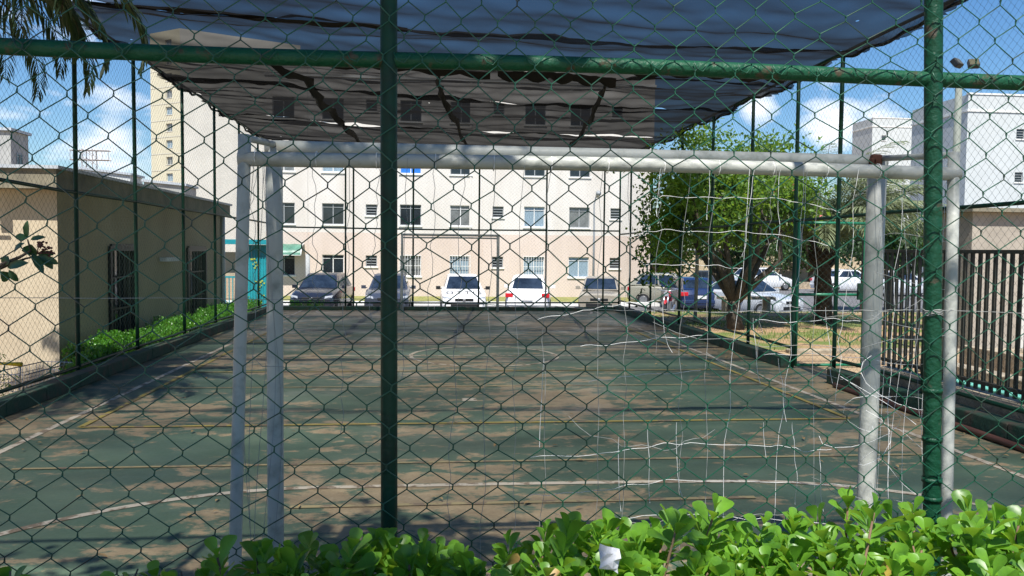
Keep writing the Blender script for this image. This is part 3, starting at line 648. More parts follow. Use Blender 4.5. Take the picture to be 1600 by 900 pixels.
def block(name, loc, rz, w, d, z0, z1, wins, m, label, cat='building', floors=None, group=None, parapet=True, depth=.12):
    e = empty(name, loc, rz); tag(e, label, cat, group)
    holes = [(cx-ww/2, cx+ww/2, z, z+hh) for cx, z, ww, hh, *_ in wins]
    b = facade(-w/2, w/2, z0, z1, holes, depth)
    b.add([(w/2, 0, z0), (w/2, d, z0), (w/2, d, z1), (w/2, 0, z1)], [(0, 1, 2, 3)]); b.add([(-w/2, 0, z0), (-w/2, d, z0), (-w/2, d, z1), (-w/2, 0, z1)], [(0, 3, 2, 1)])
    b.add([(-w/2, d, z0), (w/2, d, z0), (w/2, d, z1), (-w/2, d, z1)], [(0, 3, 2, 1)]); b.add([(-w/2, 0, z1), (w/2, 0, z1), (w/2, d, z1), (-w/2, d, z1)], [(0, 1, 2, 3)])
    b.box(-w/2+.3, w/2-.3, .3, d-.3, z0, z1-.3)
    b.build('wall', m, e)
    if parapet:
        b = MB(); b.box(-w/2-.06, w/2+.06, -.06, d+.06, z1-1.05, z1-.93); b.box(-w/2-.05, w/2+.05, -.05, .14, z1, z1+.1); b.build('parapet_band', M['white_kerb'], e)
    for cx, z, ww, hh, *st in wins: window(e, cx, z, ww, hh, *(st or []), depth=depth)
    return e
# long block facing the court
wins = []
bx0, bx1 = -8.2, 11.35; bc = (bx0+bx1)/2; BY = 40
cols = [(-7.32, 'w'), (-4.93, 'w'), (-3.04, 's'), (-1.1, 'w'), (1.41, 'w'), (3.31, 's'), (5.17, 'w'), (7.5, 'w'), (9.4, 's')]
spec = {(0, 1): ('plain', 'frame_w', 'glass'), (0, 3): ('grille', 'frame_w', 'glass_grey'), (0, 4): ('grille', 'frame_w', 'curtain'), (0, 6): ('grille', 'frame_w', 'curtain'), (0, 7): ('plain', 'frame_w', 'curtain'),
        (1, 4): ('plain', 'frame_w', 'glass_grey'), (1, 6): ('plain', 'frame_w', 'curtain'), (1, 7): ('plain', 'frame_g', 'glass_grey'), (2, 3): ('plain', 'frame_w', 'blue'), (2, 0): ('plain', 'frame_w', 'glass_grey'), (2, 1): ('plain', 'frame_w', 'curtain')}
for fl, zb in enumerate((.30, 2.85, 5.44, 8.03)):
    for ci, (x, k) in enumerate(cols):
        if k == 'w': wins.append((x-bc, zb, 1.06, 1.04, *spec.get((fl, ci), ('plain', 'frame_g', 'glass'))))
        else: wins.append((x-bc, zb+.47, .56, .55, 'louvre', 'frame_g', 'glass'))
apt = block('apartment_building', (bc, BY, 0), 0, bx1-bx0, 9, -.8, 11.15, wins, M['facade'], 'long cream and pink apartment block behind the row of parked cars')
b = MB()
for x in (-6.2, 1.9, 2.45, 10.9): b.box(x-bc-.05, x-bc+.05, -.035, -.003, -.8, 11.1)
b.build('drain_pipe', M['facade'], apt)
b = MB()      # polycarbonate awning over the ground floor window
n = 10; a0 = -8.1-bc; a1 = -6.35-bc; v = []
for x in np.linspace(a0, a1, 15):
    for k in range(n+1):
        t = k/n; v.append((x, -.9*math.sin(t*math.pi/2)-.01, 1.3+.55*math.cos(t*math.pi/2)+.012*math.sin(x*40)))
b.add(v, [(i*(n+1)+k, i*(n+1)+k+1, (i+1)*(n+1)+k+1, (i+1)*(n+1)+k) for i in range(14) for k in range(n)])
aw = b.build('awning', M['awning'], apt, smooth=True)
b = MB(); b.tube([(a1, -.9*math.sin(t)-.01, 1.3+.56*math.cos(t)) for t in np.linspace(0, math.pi/2, 10)], .03, 6); b.tube([(a0, -.92, 1.3), (a1, -.92, 1.3)], .02, 6); b.build('awning_frame', M['frame_w'], aw, smooth=True)
# yellow tower far left
tw = [(x, 1.0+2.72*k, 1.6, 1.2, 'plain', 'frame_w', 'curtain' if k % 2 else 'glass_grey') for k in range(13) for x in (.2,)]
P0 = at(238, 391, 133); P1 = at(284, 391, 129)
tx = P0.x; twr = empty('apartment_tower', (0, 0, 0)); tag(twr, 'tall yellow apartment tower with a plain grey white flank far behind the left fence', 'tower')
wd = (P1-P0).length; ang = math.atan2(P1.y-P0.y, P1.x-P0.x)
fe = MB(); hs = [(wd*.62-.75, wd*.62+.75, z, z+1.25) for z in [1.5+2.62*k for k in range(13)]]
fb = facade(0, wd, -1, 35.6, hs, .25); wl = fb.build('yellow_wall', M['tower'], twr); wl.location = P0.xy.to_3d(); wl.rotation_euler.z = ang
for k, hl in enumerate(hs):
    w = window(twr, 0, 0, 1.5, 1.25, 'plain', 'frame_w', 'glass_grey' if k % 2 else 'curtain', depth=.25)
    w.location = P0.xy.to_3d()+Vector((math.cos(ang), math.sin(ang), 0))*(wd*.62)+Vector((0, 0, hl[2])); w.rotation_euler.z = ang
P2 = at(470, 391, 137); b = MB()
b.add([(P1.x, P1.y, -1), (P2.x, P2.y, -1), (P2.x, P2.y, 35.6), (P1.x, P1.y, 35.6)], [(0, 1, 2, 3)])
bk = [(P0.x, P0.y, 0), (P1.x, P1.y, 0), (P2.x, P2.y, 0), (P2.x-3, P2.y+14, 0), (P0.x+3, P0.y+14, 0)]
b.add([(p[0], p[1], z) for z in (-1, 35.6) for p in bk[1:]+bk[:1]], [(0, 1, 6, 5), (1, 2, 7, 6), (2, 3, 8, 7), (3, 4, 9, 8), (5, 6, 7, 8, 9)][1:])
b.build('flank_wall', M['tower_w'], twr)
b = MB()
for k in range(13):
    z = .6+2.62*k; q = Vector((math.cos(ang), math.sin(ang), 0)); nn = Vector((q.y, -q.x, 0))*.05
    a = P0.xy.to_3d()+nn; c2 = P1.xy.to_3d()+nn; b.add([(a.x, a.y, z), (c2.x, c2.y, z), (c2.x, c2.y, z+.08), (a.x, a.y, z+.08)], [(0, 1, 2, 3)])
b.build('floor_band', M['tower_w'], twr)
# clubhouse on the left
ch = empty('clubhouse', (-5.5, 12.25, -.8)); tag(ch, 'low cream and taupe building with flat roof and dark barred windows beside the left fence', 'building')
L_ = 9.3
hol = [(1.85, 2.98, .85, 2.4), (6.15, 7.5, .82, 2.38)]
sb = facade(0, L_, 0, 3.5, hol, .15)
# rotate the facade so that it faces +X
sb.v = [(-y, x, z) for x, y, z in sb.v]
sb.build('side_wall', M['olive'], ch)
b = MB(); b.box(-9, -.002, 0, .2, 0, 3.5); b.box(-9, -.2, .21, L_, 0, 3.3); b.build('front_wall', M['cream'], ch)
b = MB(); b.box(-9.4, .12, -.28, L_+.2, 3.28, 3.56); b.build('fascia', M['fascia'], ch)
b = MB(); b.box(-9.5, .17, -.33, L_+.25, 3.562, 3.61); b.build('roof', M['roof_sheet'], ch)
for y0, y1, z0, z1 in hol:
    f = MB(); 
    f.box(-.06, .05, y0-.06, y0+.02, z0-.06, z1+.06); f.box(-.06, .05, y1-.02, y1+.06, z0-.06, z1+.06); f.box(-.06, .05, y0+.02, y1-.02, z1-.02, z1+.10); f.box(-.06, .07, y0+.02, y1-.02, z0-.08, z0+.02)
    fr = f.build('window', M['dark'], ch)
    p = MB(); p.box(-.13, -.11, y0, y1, z0, z1); p.build('pane', M['glass'], fr)
    q = MB()
    for k in range(1, 5): q.box(-.02, 0, y0+(y1-y0)*k/5-.012, y0+(y1-y0)*k/5+.012, z0, z1)
    q.box(-.025, .005, y0, y1, z0+.5, z0+.53); q.box(-.025, .005, y0, y1, z0+1.05, z0+1.08); q.build('grille', M['dark_bar'], fr)
b = MB(); b.box(.003, .14, 4.35, 5.15, 2.16, 2.24); b.build('ledge', M['white_kerb'], ch)
b = MB(); b.tube([(.05, L_-.25, z) for z in np.linspace(0, 3.3, 5)], .05, 8); b.build('drain_pipe', M['frame_w'], ch, smooth=True)
b = MB(); b.cbox((-.75, -.33, 3.33), (.16, .12, .13)); b.tube([(-.85, -.36, 3.55), (-1.0, -.4, 3.35), (-.9, -.36, 3.15), (-.7, -.3, 3.05)], .02, 6); b.build('wall_lamp', M['frame_w'], ch)

def shed(name, p0, p1, Y, depth, z0, z1, m, label, cat='building', roofm=None, group=None, tilt=0):
    """plain background building given by two pixel columns at distance Y"""
    a = at(p0, 391, Y).x; q = at(p1, 391, Y).x; e = empty(name, ((a+q)/2, Y, z0)); tag(e, label, cat, group); w = q-a
    b = MB(); b.add([(-w/2, 0, 0), (w/2, 0, 0), (w/2, depth, 0), (-w/2, depth, 0), (-w/2, 0, z1-z0), (w/2, 0, z1-z0-tilt), (w/2, depth, z1-z0-tilt), (-w/2, depth, z1-z0)], [(0, 1, 5, 4), (1, 2, 6, 5), (2, 3, 7, 6), (3, 0, 4, 7)])
    b.build('wall', m, e)
    b = MB(); b.add([(-w/2-.15, -.2, z1-z0+.003), (w/2+.15, -.2, z1-z0-tilt+.003), (w/2+.15, depth+.2, z1-z0-tilt+.003), (-w/2-.15, depth+.2, z1-z0+.003), (-w/2-.15, -.2, z1-z0+.2), (w/2+.15, -.2, z1-z0-tilt+.2), (w/2+.15, depth+.2, z1-z0-tilt+.2), (-w/2-.15, depth+.2, z1-z0+.2)], [(0, 1, 5, 4), (1, 2, 6, 5), (2, 3, 7, 6), (3, 0, 4, 7), (4, 5, 6, 7)])
    b.build('roof', roofm or M['roof_sheet'], e)
    return e, w
z = lambda py, Y, px=400: at(px, py, Y).z
e, w = shed('grey_house', -260, 20, 58, 2.4, -.8, z(205, 58, 40), M['grey_wall'], 'grey rendered house standing behind the roof at far left')
wq = window(e, 0, 0, .8, 1.05, 'plain', 'frame_g', 'glass'); wq.location = (w/2+.13, 1.1, z(262, 58, 33)+.8); wq.rotation_euler.z = R(90)
shed('white_shed', 125, 205, 75, 3, -.8, z(264, 75, 130), M['bluish'], 'long white roofed shed behind the clubhouse, left one of two', tilt=.5)
shed('white_shed', 226, 290, 66, 3, -.8, z(284, 66, 230), M['grey_wall'], 'small grey white shed behind the clubhouse near the yellow tower', tilt=.3)
# teal gate wall behind clubhouse
e = empty('teal_gatehouse', (0, 27, -.8)); tag(e, 'bright teal metal gatehouse with canopy past the end of the clubhouse', 'gatehouse')
xa, xb, xc = at(346, 400, 27).x, at(381, 400, 27).x, at(418, 400, 27).x
b = MB(); b.box(xb, xc, 0, .1, 0, 2.55)
for k in range(9): b.box(xb+(xc-xb)*k/9, xb+(xc-xb)*k/9+.03, -.03, -.002, 0, 2.5)
b.build('sheet_panel', M['teal'], e)
b = MB(); b.box(xa-.2, xc+.2, -.3, .5, 2.56, 2.72); b.build('canopy', M['teal'], e)
b = MB(); b.box(xa, xb-.01, .3, .5, 1.5, 2.3); b.build('cream_wall', M['cream'], e)
b = MB()
b.box(xa, xa+.06, 0, .06, 0, 1.5); b.box(xb-.07, xb-.01, 0, .06, 0, 1.5); b.box(xa+.06, xb-.07, .0, .05, 1.44, 1.5); b.box(xa+.06, xb-.07, .0, .05, 0, .6)
for k in range(6): b.box(xa+.1+k*.12, xa+.13+k*.12, .01, .04, .6, 1.44)
b.build('gate_leaf', M['teal'], e)
b = MB()
for k in range(26):
    x, zz = rnd.choice(((.35, 2.0), (.55, 1.25), (.62, .75), (.3, .5))); x += rnd.gauss(0, .09); zz += rnd.gauss(0, .1)
    b.cbox((xb+x, -.045, zz), (rnd.uniform(.03, .08), .01, rnd.uniform(.02, .06)))
b.build('yellow_sticker', mat('faded yellow sticker', (.45, .5, .03), .7), e)

# white blocks on the right
def endblock(px0, px1, Y, pytop, side, label, winx, n=2, sm=None, ytop2=None):
    a = at(px0, 391, Y).x; q = at(px1, 391, Y).x; zt = z(pytop, Y, px0); w = q-a
    wl = []
    for wx in winx:
        x = at(wx, 391, Y).x-(a+q)/2
        for k in range(n): wl.append((x, zt-2.05-2.68*k-.6+.0, .55, .62, 'louvre', 'frame_g', 'glass'))
    return block('apartment_building', ((a+q)/2, Y, 0), 0, w, side, -.8, zt, wl, M['bluish'], label, group='white apartment blocks on the right')
endblock(1504, 1760, 46, 147, 5.7, 'white apartment block end wall filling the right edge behind the picket railing', (1587, 1700), 4)
endblock(1357, 1440, 90, 184, 4.5, 'most distant pale block seen behind the silvery palm crown', (1375,), 4)
# kiosk behind the picket railing
ks = empty('kiosk', (10.6, 12.6, 0)); tag(ks, 'low grey beige kiosk with flat roof behind the picket railing', 'kiosk')
kx = at(1518, 391, 12.6).x-10.6
b = MB(); b.box(kx, kx+5, 0, .9, 0, 2.40); b.build('wall', mat('dusty beige wall', (.42, .38, .32), .9, col2=(.30, .27, .23), scale=1.2, bump=.3), ks)
b = MB(); b.box(kx-.12, kx+5.1, -.15, 1.0, 2.403, 2.47); b.build('roof', M['fascia'], ks)
b = MB(); b.box(kx+.95, kx+1.75, -.03, -.003, 0.05, 1.9); b.build('door', mat('whitish door', (.55, .55, .52), .6), ks)
b = MB(); b.tube([(kx+1.25, -.1, 2.38), (kx+.95, -.1, 1.75), (kx+.9, -.1, 1.5)], .03, 8); b.build('drain_pipe', M['bud'], ks, smooth=True)
# far low walls beyond the road
e, w = shed('garage_row', 1046, 1420, 66, 6, -.8, z(394, 66, 1200), M['cream'], 'low beige garage row across the road behind the tree trunk')
for k in range(7): window(e, -w/2+2+k*2.6, 1.15, .9, .55, 'plain', 'frame_g', 'glass')
b = MB(); b.box(12, 34, 52.6, 52.9, -.81, -.35); tag(b.build('boundary_wall', M['concrete']), 'long low concrete wall beyond the side road', 'wall')

# antenna mast
a = at(140, 270, 150); e = empty('antenna_mast', (a.x, 150, 0)); tag(e, 'faint grey lattice antenna mast on the horizon at left', 'mast')
b = MB(); zt = at(140, 233, 150).z
for s, t in ((-1, -1), (1, -1), (1, 1), (-1, 1)): b.tube([(s*1.0, t*1.0, 0), (s*.9, t*.9, zt)], .09, 4)
for k in range(12):
    z0 = zt-k*1.4
    for s in (-1, 1): b.tube([(-.95, s*.9, z0), (.95, s*.9, z0-1.4)], .05, 4); b.tube([(s*.9, .95, z0), (s*.9, -.95, z0-1.4)], .05, 4)
for zz in (zt-.2, zt-1.9): b.tube([(-3.4, 0, zz), (3.4, 0, zz)], .1, 4); b.tube([(-3.4, .9, zz), (3.4, .9, zz)], .1, 4)
for k in range(7): b.tube([(-3.3+k*1.1, 0, zt-1.9), (-3.3+k*1.1, 0, zt-.2)], .05, 4)
b.build('lattice', mat('mast steel', (.36, .34, .34), .6), e)

# ------------------------------------------------------------------ foliage
def leaf_field(pos, d, nrm, L, Wd, tmpl):
    """tmpl: list of (t along, s across, lift); faces by rows of 3 columns"""
    n = len(pos); d = d/np.linalg.norm(d, axis=1)[:, None]; s = np.cross(d, nrm); s /= np.linalg.norm(s, axis=1)[:, None]+1e-9; up_ = np.cross(s, d)
    rows = tmpl; k = len(rows)*3; V = np.zeros((n, k, 3)); idx = 0
    for t, wd, lift in rows:
        for a in (-1, 0, 1):
            V[:, idx] = pos+d*(t*L)[:, None]+s*(a*wd*Wd/2)[:, None]+up_*((lift*L)+(abs(a)*.16*wd*Wd))[:, None]; idx += 1
    q = []
    for r_ in range(len(rows)-1):
        for c_ in range(2): q.append((r_*3+c_, r_*3+c_+1, r_*3+c_+4, r_*3+c_+3))
    Q = (np.array(q)[None]+(np.arange(n)*k)[:, None, None]).reshape(-1, 4)
    return V.reshape(-1, 3), Q
OBOV = [(0, .06, 0), (.25, .30, .02), (.5, .68, .03), (.72, .98, .02), (.88, .92, -.01), (.97, .55, -.03), (1.0, .05, -.04)]
OVAL = [(0, .05, 0), (.3, .75, .05), (.65, .85, .03), (1.0, .05, -.08)]
SLIM = [(0, .1, 0), (.25, .8, .04), (.6, 1, .03), (.85, .6, -.02), (1, .03, -.08)]
def rand_dirs(n, zbias=0):
    v = rg.normal(size=(n, 3)); v[:, 2] += zbias; return v/np.linalg.norm(v, axis=1)[:, None]
def hedge(name, stems, leafL, m, label, twigs=None, lw=.62, pairs=5, group=None, gap=.022):
    """stems: (n,3) tips; opposite pairs of obovate leaves below every tip"""
    n = len(stems); tilt = rg.normal(0, .22, (n, 3)); tilt[:, 2] = 1; tilt /= np.linalg.norm(tilt, axis=1)[:, None]
    a0 = rg.uniform(0, 6.28, n); PV = []; DV = []; NV = []; LL = []
    for p in range(pairs):
        az = a0+p*1.571+rg.normal(0, .15, n)
        for s in (0, math.pi):
            hd = np.stack([np.cos(az+s), np.sin(az+s), np.zeros(n)], 1)
            el = np.clip(rg.normal([1.15, .95, .75, .5, .35, .2][p], .16, n), .1, 1.4)
            d = hd*np.cos(el)[:, None]+tilt*np.sin(el)[:, None]
            PV.append(stems-tilt*(gap*p)); DV.append(d); NV.append(tilt*1.0-hd*.3); LL.append(leafL*np.array([.62, .9, 1, 1, .95, .9])[p]*rg.uniform(.65, 1.18, n))
    P = np.concatenate(PV); D = np.concatenate(DV); Nn = np.concatenate(NV); L = np.concatenate(LL)
    V, Q = leaf_field(P, D, Nn, L, L*lw, OBOV)
    e = empty(name, (0, 0, 0)); tag(e, label, 'hedge', group)
    npmesh('foliage', V, Q, m, e)
    if twigs:
        b = MB()
        for i in range(0, n, twigs):
            p = stems[i]; q = p-tilt[i]*rg.uniform(.15, .4)+rg.normal(0, .03, 3); b.tube([p, (p+q)/2+rg.normal(0, .01, 3), q], [.0025, .0035, .005], 5)
        b.build('stem', M['twig'], e, smooth=True)
    return e
P, D_, n = LF; V, Q = leaf_field(P, D_, np.tile([0., 0, 1], (n, 1)), rg.uniform(.03, .08, n), rg.uniform(.015, .035, n), OVAL)
tag(npmesh('fallen_leaves', V, Q, mat('dry fallen leaf', (.30, .20, .09), .8, var=.5, scale=3)), 'dry leaves scattered over the court floor and along the right kerb', 'fallen leaves', kind='stuff')
# front hedge: top profile follows the real hedge, higher at the right
def top_prof(x): return float(np.interp(x, [-2.5, -1.3, -.95, -.6, -.45, -.2, 0, .3, .6, .9, 1.15, 1.4, 1.7, 2.4], [.97, .97, .955, .955, .985, 1.02, 1.02, 1.045, 1.045, 1.035, 1.065, 1.03, 1.065, 1.05]))
S = []
while len(S) < 900:
    x = rg.uniform(-2.2, 2.6); y = rg.uniform(1.22, 1.80); zt = top_prof(x)-.02
    S.append((x, y, zt+rg.normal(0, .016)-(.05 if y < 1.3 else 0)-rg.exponential(.012)))
for x, y, zz in ((.93, 1.55, 1.125), (1.12, 1.52, 1.135), (1.17, 1.5, 1.12), (1.58, 1.6, 1.13), (1.62, 1.58, 1.12), (.83, 1.6, 1.09), (.52, 1.6, 1.09), (.28, 1.58, 1.085), (-.28, 1.6, 1.05), (-.43, 1.62, 1.04), (-.16, 1.6, 1.055), (.72, 1.62, 1.08), (1.3, 1.6, 1.07), (-.66, 1.6, .99), (-.8, 1.6, .985), (.62, 1.65, 1.10)): S.append((x, y, zz))
fh = hedge('clipped_hedge', np.array(S), .066, M['leaf_hedge'], 'bright green hedge of rounded glossy leaves along the bottom edge, closest to the viewer', twigs=3, pairs=5)
S2 = np.c_[rg.uniform(-2.2, 2.6, 700), rg.uniform(1.22, 1.8, 700), rg.uniform(.55, .93, 700)]
h2 = hedge('inner', S2, .055, M['leaf_hedge'], None, pairs=3)
for k_ in kids(h2): k_.parent = fh; k_.name = 'inner_foliage'
bpy.data.objects.remove(h2)
b = MB()
for i in range(260):
    x = rg.uniform(-2.1, 2.5); y = rg.uniform(1.25, 1.8); b.tube([(x, y, 0.05), (x+rg.normal(0, .05), y+rg.normal(0, .03), .5), (x+rg.normal(0, .08), y+rg.normal(0, .05), .93+rg.uniform(-.05, .05))], [.008, .005, .002], 5)
for i in range(420):
    x = rg.uniform(.6, 2.3); y = rg.uniform(1.24, 1.5); zz = rg.uniform(.85, 1.0); b.tube([(x, y, zz), (x+rg.normal(0, .04), y+rg.normal(0, .03), zz+rg.uniform(-.02, .05))], .0018, 4)
b.build('branch', M['twig'], fh, smooth=True)
n = 60; P = np.c_[rg.uniform(-1.6, 2.3, n), rg.uniform(1.25, 1.6, n), rg.uniform(.93, 1.04, n)]
V, Q = leaf_field(P, rand_dirs(n, .6), rand_dirs(n, .5), rg.uniform(.035, .06, n), rg.uniform(.02, .035, n), OBOV); npmesh('yellowed_foliage', V, Q, mat('yellowed leaf', (.42, .33, .06), .5, col2=(.22, .12, .05), scale=20), fh)
# crumpled paper caught in the hedge
P = at(952, 872, 1.34); b = MB(); v = []
for j in range(5):
    for i in range(4): v.append((i*.011-.016+rnd.uniform(-.003, .003), rnd.uniform(-.006, .006), j*.011-.02+rnd.uniform(-.003, .003)-i*.003))
b.add(v, [(j*4+i, j*4+i+1, j*4+i+5, j*4+i+4) for j in range(4) for i in range(3)])
o = b.build('paper_scrap', M['paper'], loc=P); o.modifiers.new('s', 'SOLIDIFY').thickness = .001; tag(o, 'crumpled white paper scrap caught in the front hedge', 'paper')
# long low hedge between left fence and clubhouse
S = []
for i in range(2300):
    y = rg.uniform(10.7, 21.6); x = rg.uniform(-5.2 if y > 11.7 else -4.82, -4.48)
    S.append((x, y, .19+.05*math.sin(y*2.1)+.03*math.sin(y*5)+rg.normal(0, .035)-.3*max(0, (11.3-y))-.25*max(0, abs(x+4.87)-.28)))
hedge('clipped_hedge', np.array(S), .085, M['leaf_side'], 'low sunlit hedge between the left fence and the taupe wall', pairs=4, gap=.05, twigs=0)
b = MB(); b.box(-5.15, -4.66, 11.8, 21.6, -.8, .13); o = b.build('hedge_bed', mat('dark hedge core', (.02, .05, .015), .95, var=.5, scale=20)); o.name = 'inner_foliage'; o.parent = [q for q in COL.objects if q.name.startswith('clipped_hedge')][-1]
S = np.c_[rg.uniform(-3.9, -3.0, 40), rg.uniform(21.95, 22.3, 40), rg.uniform(.05, .2, 40)]
hedge('small_shrub', S, .09, M['leaf_side'], 'little green shrub in the far left corner behind the end fence', pairs=4, gap=.05, twigs=2)

def tree(name, base, crown, rad, n, leafL, ml, label, limbs, trunk_r=.11, clumps=40, cat='tree', group=None, flowers=0, mb='bark', core=.55, fork=None):
    """trunk with limbs, then leaf clumps spread through the crown volume"""
    base = np.array(base, float); crown = np.array(crown, float); rad = np.array(rad, float)
    e = empty(name, tuple(base)); tag(e, label, cat, group)
    fk = np.array(fork, float) if fork is not None else base+np.array([0, 0, (crown[2]-base[2]-rad[2])*.8+.3])
    b = MB(); pts = [base-base, (fk-base)*.5+rg.normal(0, .03, 3), fk-base]
    b.tube(pts, [trunk_r*1.25, trunk_r, trunk_r*.9], 12); tips = []
    for k in range(limbs):
        a = 6.283*k/limbs+rg.uniform(-.3, .3); u_ = rg.uniform(.35, .8)
        t = crown+rad*np.array([math.cos(a)*u_, math.sin(a)*u_, rg.uniform(-.3, .55)])
        mid = (fk+t)/2+np.array([math.cos(a), math.sin(a), -.3])*rad[0]*.16+rg.normal(0, .08, 3)
        b.tube([fk-base-[0, 0, .05], (fk+mid)/2-base+rg.normal(0, .03, 3), mid-base, t-base], [trunk_r*.62, trunk_r*.5, trunk_r*.36, trunk_r*.12], 8); tips.append(t)
        for _ in range(3):
            t2 = mid+(t-mid)*rg.uniform(.2, .8); t3 = t2+rg.normal(0, .3, 3)*rad[0]*.6; b.tube([t2-base, t3-base], [trunk_r*.2, trunk_r*.06], 5)
    b.build('trunk', M[mb], e, smooth=True)
    C = []
    while len(C) < clumps:
        v = rg.normal(size=3); v /= np.linalg.norm(v); v *= rg.uniform(core, 1.0)
        if v[2] < -.75: continue
        C.append(crown+rad*v)
    C = np.array(C); per = n//clumps; cr = rg.uniform(.12, .22, clumps)*rad.mean()
    P = (C[:, None]+rg.normal(size=(clumps, per, 3))*cr[:, None, None]*np.array([1, 1, .65])).reshape(-1, 3)
    D = rand_dirs(len(P), -.35); Nn = rand_dirs(len(P), 1.4); L = leafL*rg.uniform(.6, 1.2, len(P))
    V, Q = leaf_field(P-base, D, Nn, L, L*.55, OVAL); npmesh('crown', V, Q, ml, e)
    if flowers:
        b = MB()
        for _ in range(flowers):
            p = C[rg.integers(clumps)]+rg.normal(0, 1, 3)*cr.mean()*1.2-base
            for k in range(7):
                q = p+rg.normal(0, .035, 3); b.add([q, q+rg.normal(0, .03, 3), q+rg.normal(0, .03, 3)], [(0, 1, 2)])
        b.build('blossom', M['flower'], e)
    return e
# the flowering tree right of the far corner, trunk splitting low
e = tree('flowering_tree', (6.55, 16.4, -.02), (6.4, 16.3, 2.85), (1.75, 1.5, 1.2), 13500, .13, M['leaf_tree'], 'broad leafy tree with small pink blossoms and a dark forked trunk on the lawn', 8, .15, 62, flowers=26, fork=(6.5, 16.4, .62), core=.25)
S_ = rg.normal(size=(2600, 3))*np.array([.28, .4, .55])+np.array([5.2, 16.9, 2.3]); S_ = S_[(S_[:, 2] > .9)]
for cx_, cz_, sx, sz in ((5.0, 3.45, .3, .25), (5.6, 4.05, .25, .16), (6.9, 3.9, .5, .16), (7.7, 3.2, .2, .35)):
    q_ = rg.normal(size=(600, 3))*np.array([sx, .5, sz])+np.array([cx_, 16.3, cz_]); S_ = np.concatenate([S_, q_])
V, Q = leaf_field(S_-np.array([6.55, 16.4, -.02]), rand_dirs(len(S_), -.4), rand_dirs(len(S_), 1.3), .11*rg.uniform(.6, 1.2, len(S_)), .06*rg.uniform(.7, 1.2, len(S_)), OVAL)
npmesh('outer_foliage', V, Q, M['leaf_tree'], e)

def palm(name, base, top, fronds, L, droop, ml, label, trunk_r, nleaf=46, leafl=.42, seed=1, lo=-.6, width=.022, trunk=True, azf=None, flare=False):
    e = empty(name, base); tag(e, label, 'palm tree'); r_ = np.random.default_rng(seed); base = np.array(base, float); top = np.array(top, float)
    b = MB(); ks_ = np.linspace(0, 1, 14); pts = [(top-base)*k for k in ks_]; rr = [trunk_r*(1.25-.3*k+(.10*(i % 2)))*(1.35 if (flare and k > .8) else 1) for i, k in enumerate(ks_)]
    b.tube(pts, rr, 12)
    for i in range(40 if flare else 16):
        a = r_.uniform(0, 6.28); zz = r_.uniform(.72, 1); p = (top-base)*zz+np.array([math.cos(a), math.sin(a), 0])*trunk_r*1.1; q = p+np.array([math.cos(a)*.14, math.sin(a)*.14, .16]); b.tube([p, q], [.035, .02], 5)
    b.build('trunk', M['palm_bark'], e)
    rb = MB(); PV = []; DV = []; NV = []; LL = []
    for k in range(fronds):
        az = (azf[k] if azf is not None and k < len(azf) else r_.uniform(0, 6.283)); el = r_.uniform(lo, 1.25); n_ = 16; p = top-base+np.array([0, 0, .05]); hd = np.array([math.cos(az), math.sin(az), 0]); fl = L*r_.uniform(.75, 1.1)
        pts = [p.copy()]; ang_ = el
        for s in range(n_):
            ang_ -= droop*(s/n_)*r_.uniform(.8, 1.2)*.16; p = p+(hd*math.cos(ang_)+np.array([0, 0, math.sin(ang_)]))*fl/n_; pts.append(p.copy())
        pts = np.array(pts); rb.tube(pts, np.linspace(.016, .003, n_+1), 5, False)
        side = np.array([-hd[1], hd[0], 0])
        for s in range(nleaf):
            t = .12+.88*s/nleaf; q = np.array([np.interp(t*n_, range(n_+1), pts[:, c_]) for c_ in range(3)]); i0 = min(n_-1, int(t*n_)); tg = pts[i0+1]-pts[i0]; tg /= np.linalg.norm(tg)
            for sg in (-1, 1):
                d = side*sg*.8+tg*(.55+.6*t)+np.array([0, 0, -.38])+r_.normal(0, .09, 3)
                PV.append(q); DV.append(d); NV.append(np.array([0, 0, 1.])+side*sg*.3); LL.append(leafl*(math.sin(math.pi*min(1, .12+.85*t))**.6)*r_.uniform(.8, 1.1))
    rb.build('rachis', M['palm_bark'] if ml is M['palm_leaf'] else ml, e, smooth=True)
    L_arr = np.array(LL); V, Q = leaf_field(np.array(PV), np.array(DV), np.array(NV), L_arr, np.full(len(L_arr), width), SLIM)
    npmesh('leaflets', V, Q, ml, e); return e
palm('palm_tree', (-5.1, 7.7, -.8), (-4.92, 7.7, 4.15), 74, 2.7, 1.8, M['palm_leaf'], 'dark feathery palm whose fronds hang in at the upper left corner', .16, 70, .40, seed=4, lo=.08, width=.022)
palm('palm_tree', (9.22, 17.75, -.02), (9.15, 17.75, 1.85), 80, 3.2, 1.0, M['palm_silver'], 'short silvery green palm with a thick dark trunk right of the leafy tree', .17, 40, .5, seed=8, lo=.35, width=.03, flare=True)
palm('palm_tree', (15.6, 27, -.7), (15.6, 27, 3.2), 26, 2.4, 1.6, M['palm_silver'], 'taller palm farther back, half hidden by the silvery palm', .15, 30, .5, seed=12, lo=-.2, width=.035)
tree('leafy_tree', (19.0, 31, -.8), (19.0, 31, 2.2), (2.2, 2.2, 1.7), 9000, .2, M['leaf_dark'], 'dark green tree beyond the palms behind the right goal post', 5, .13, 40, core=.2)
tree('leafy_tree', (11.1, 16.2, 0), (11.1, 16.2, 2.0), (.6, .6, .6), 1500, .12, M['leaf_tree'], 'small bright green tree left of the beige kiosk', 4, .05, 14, core=.2)
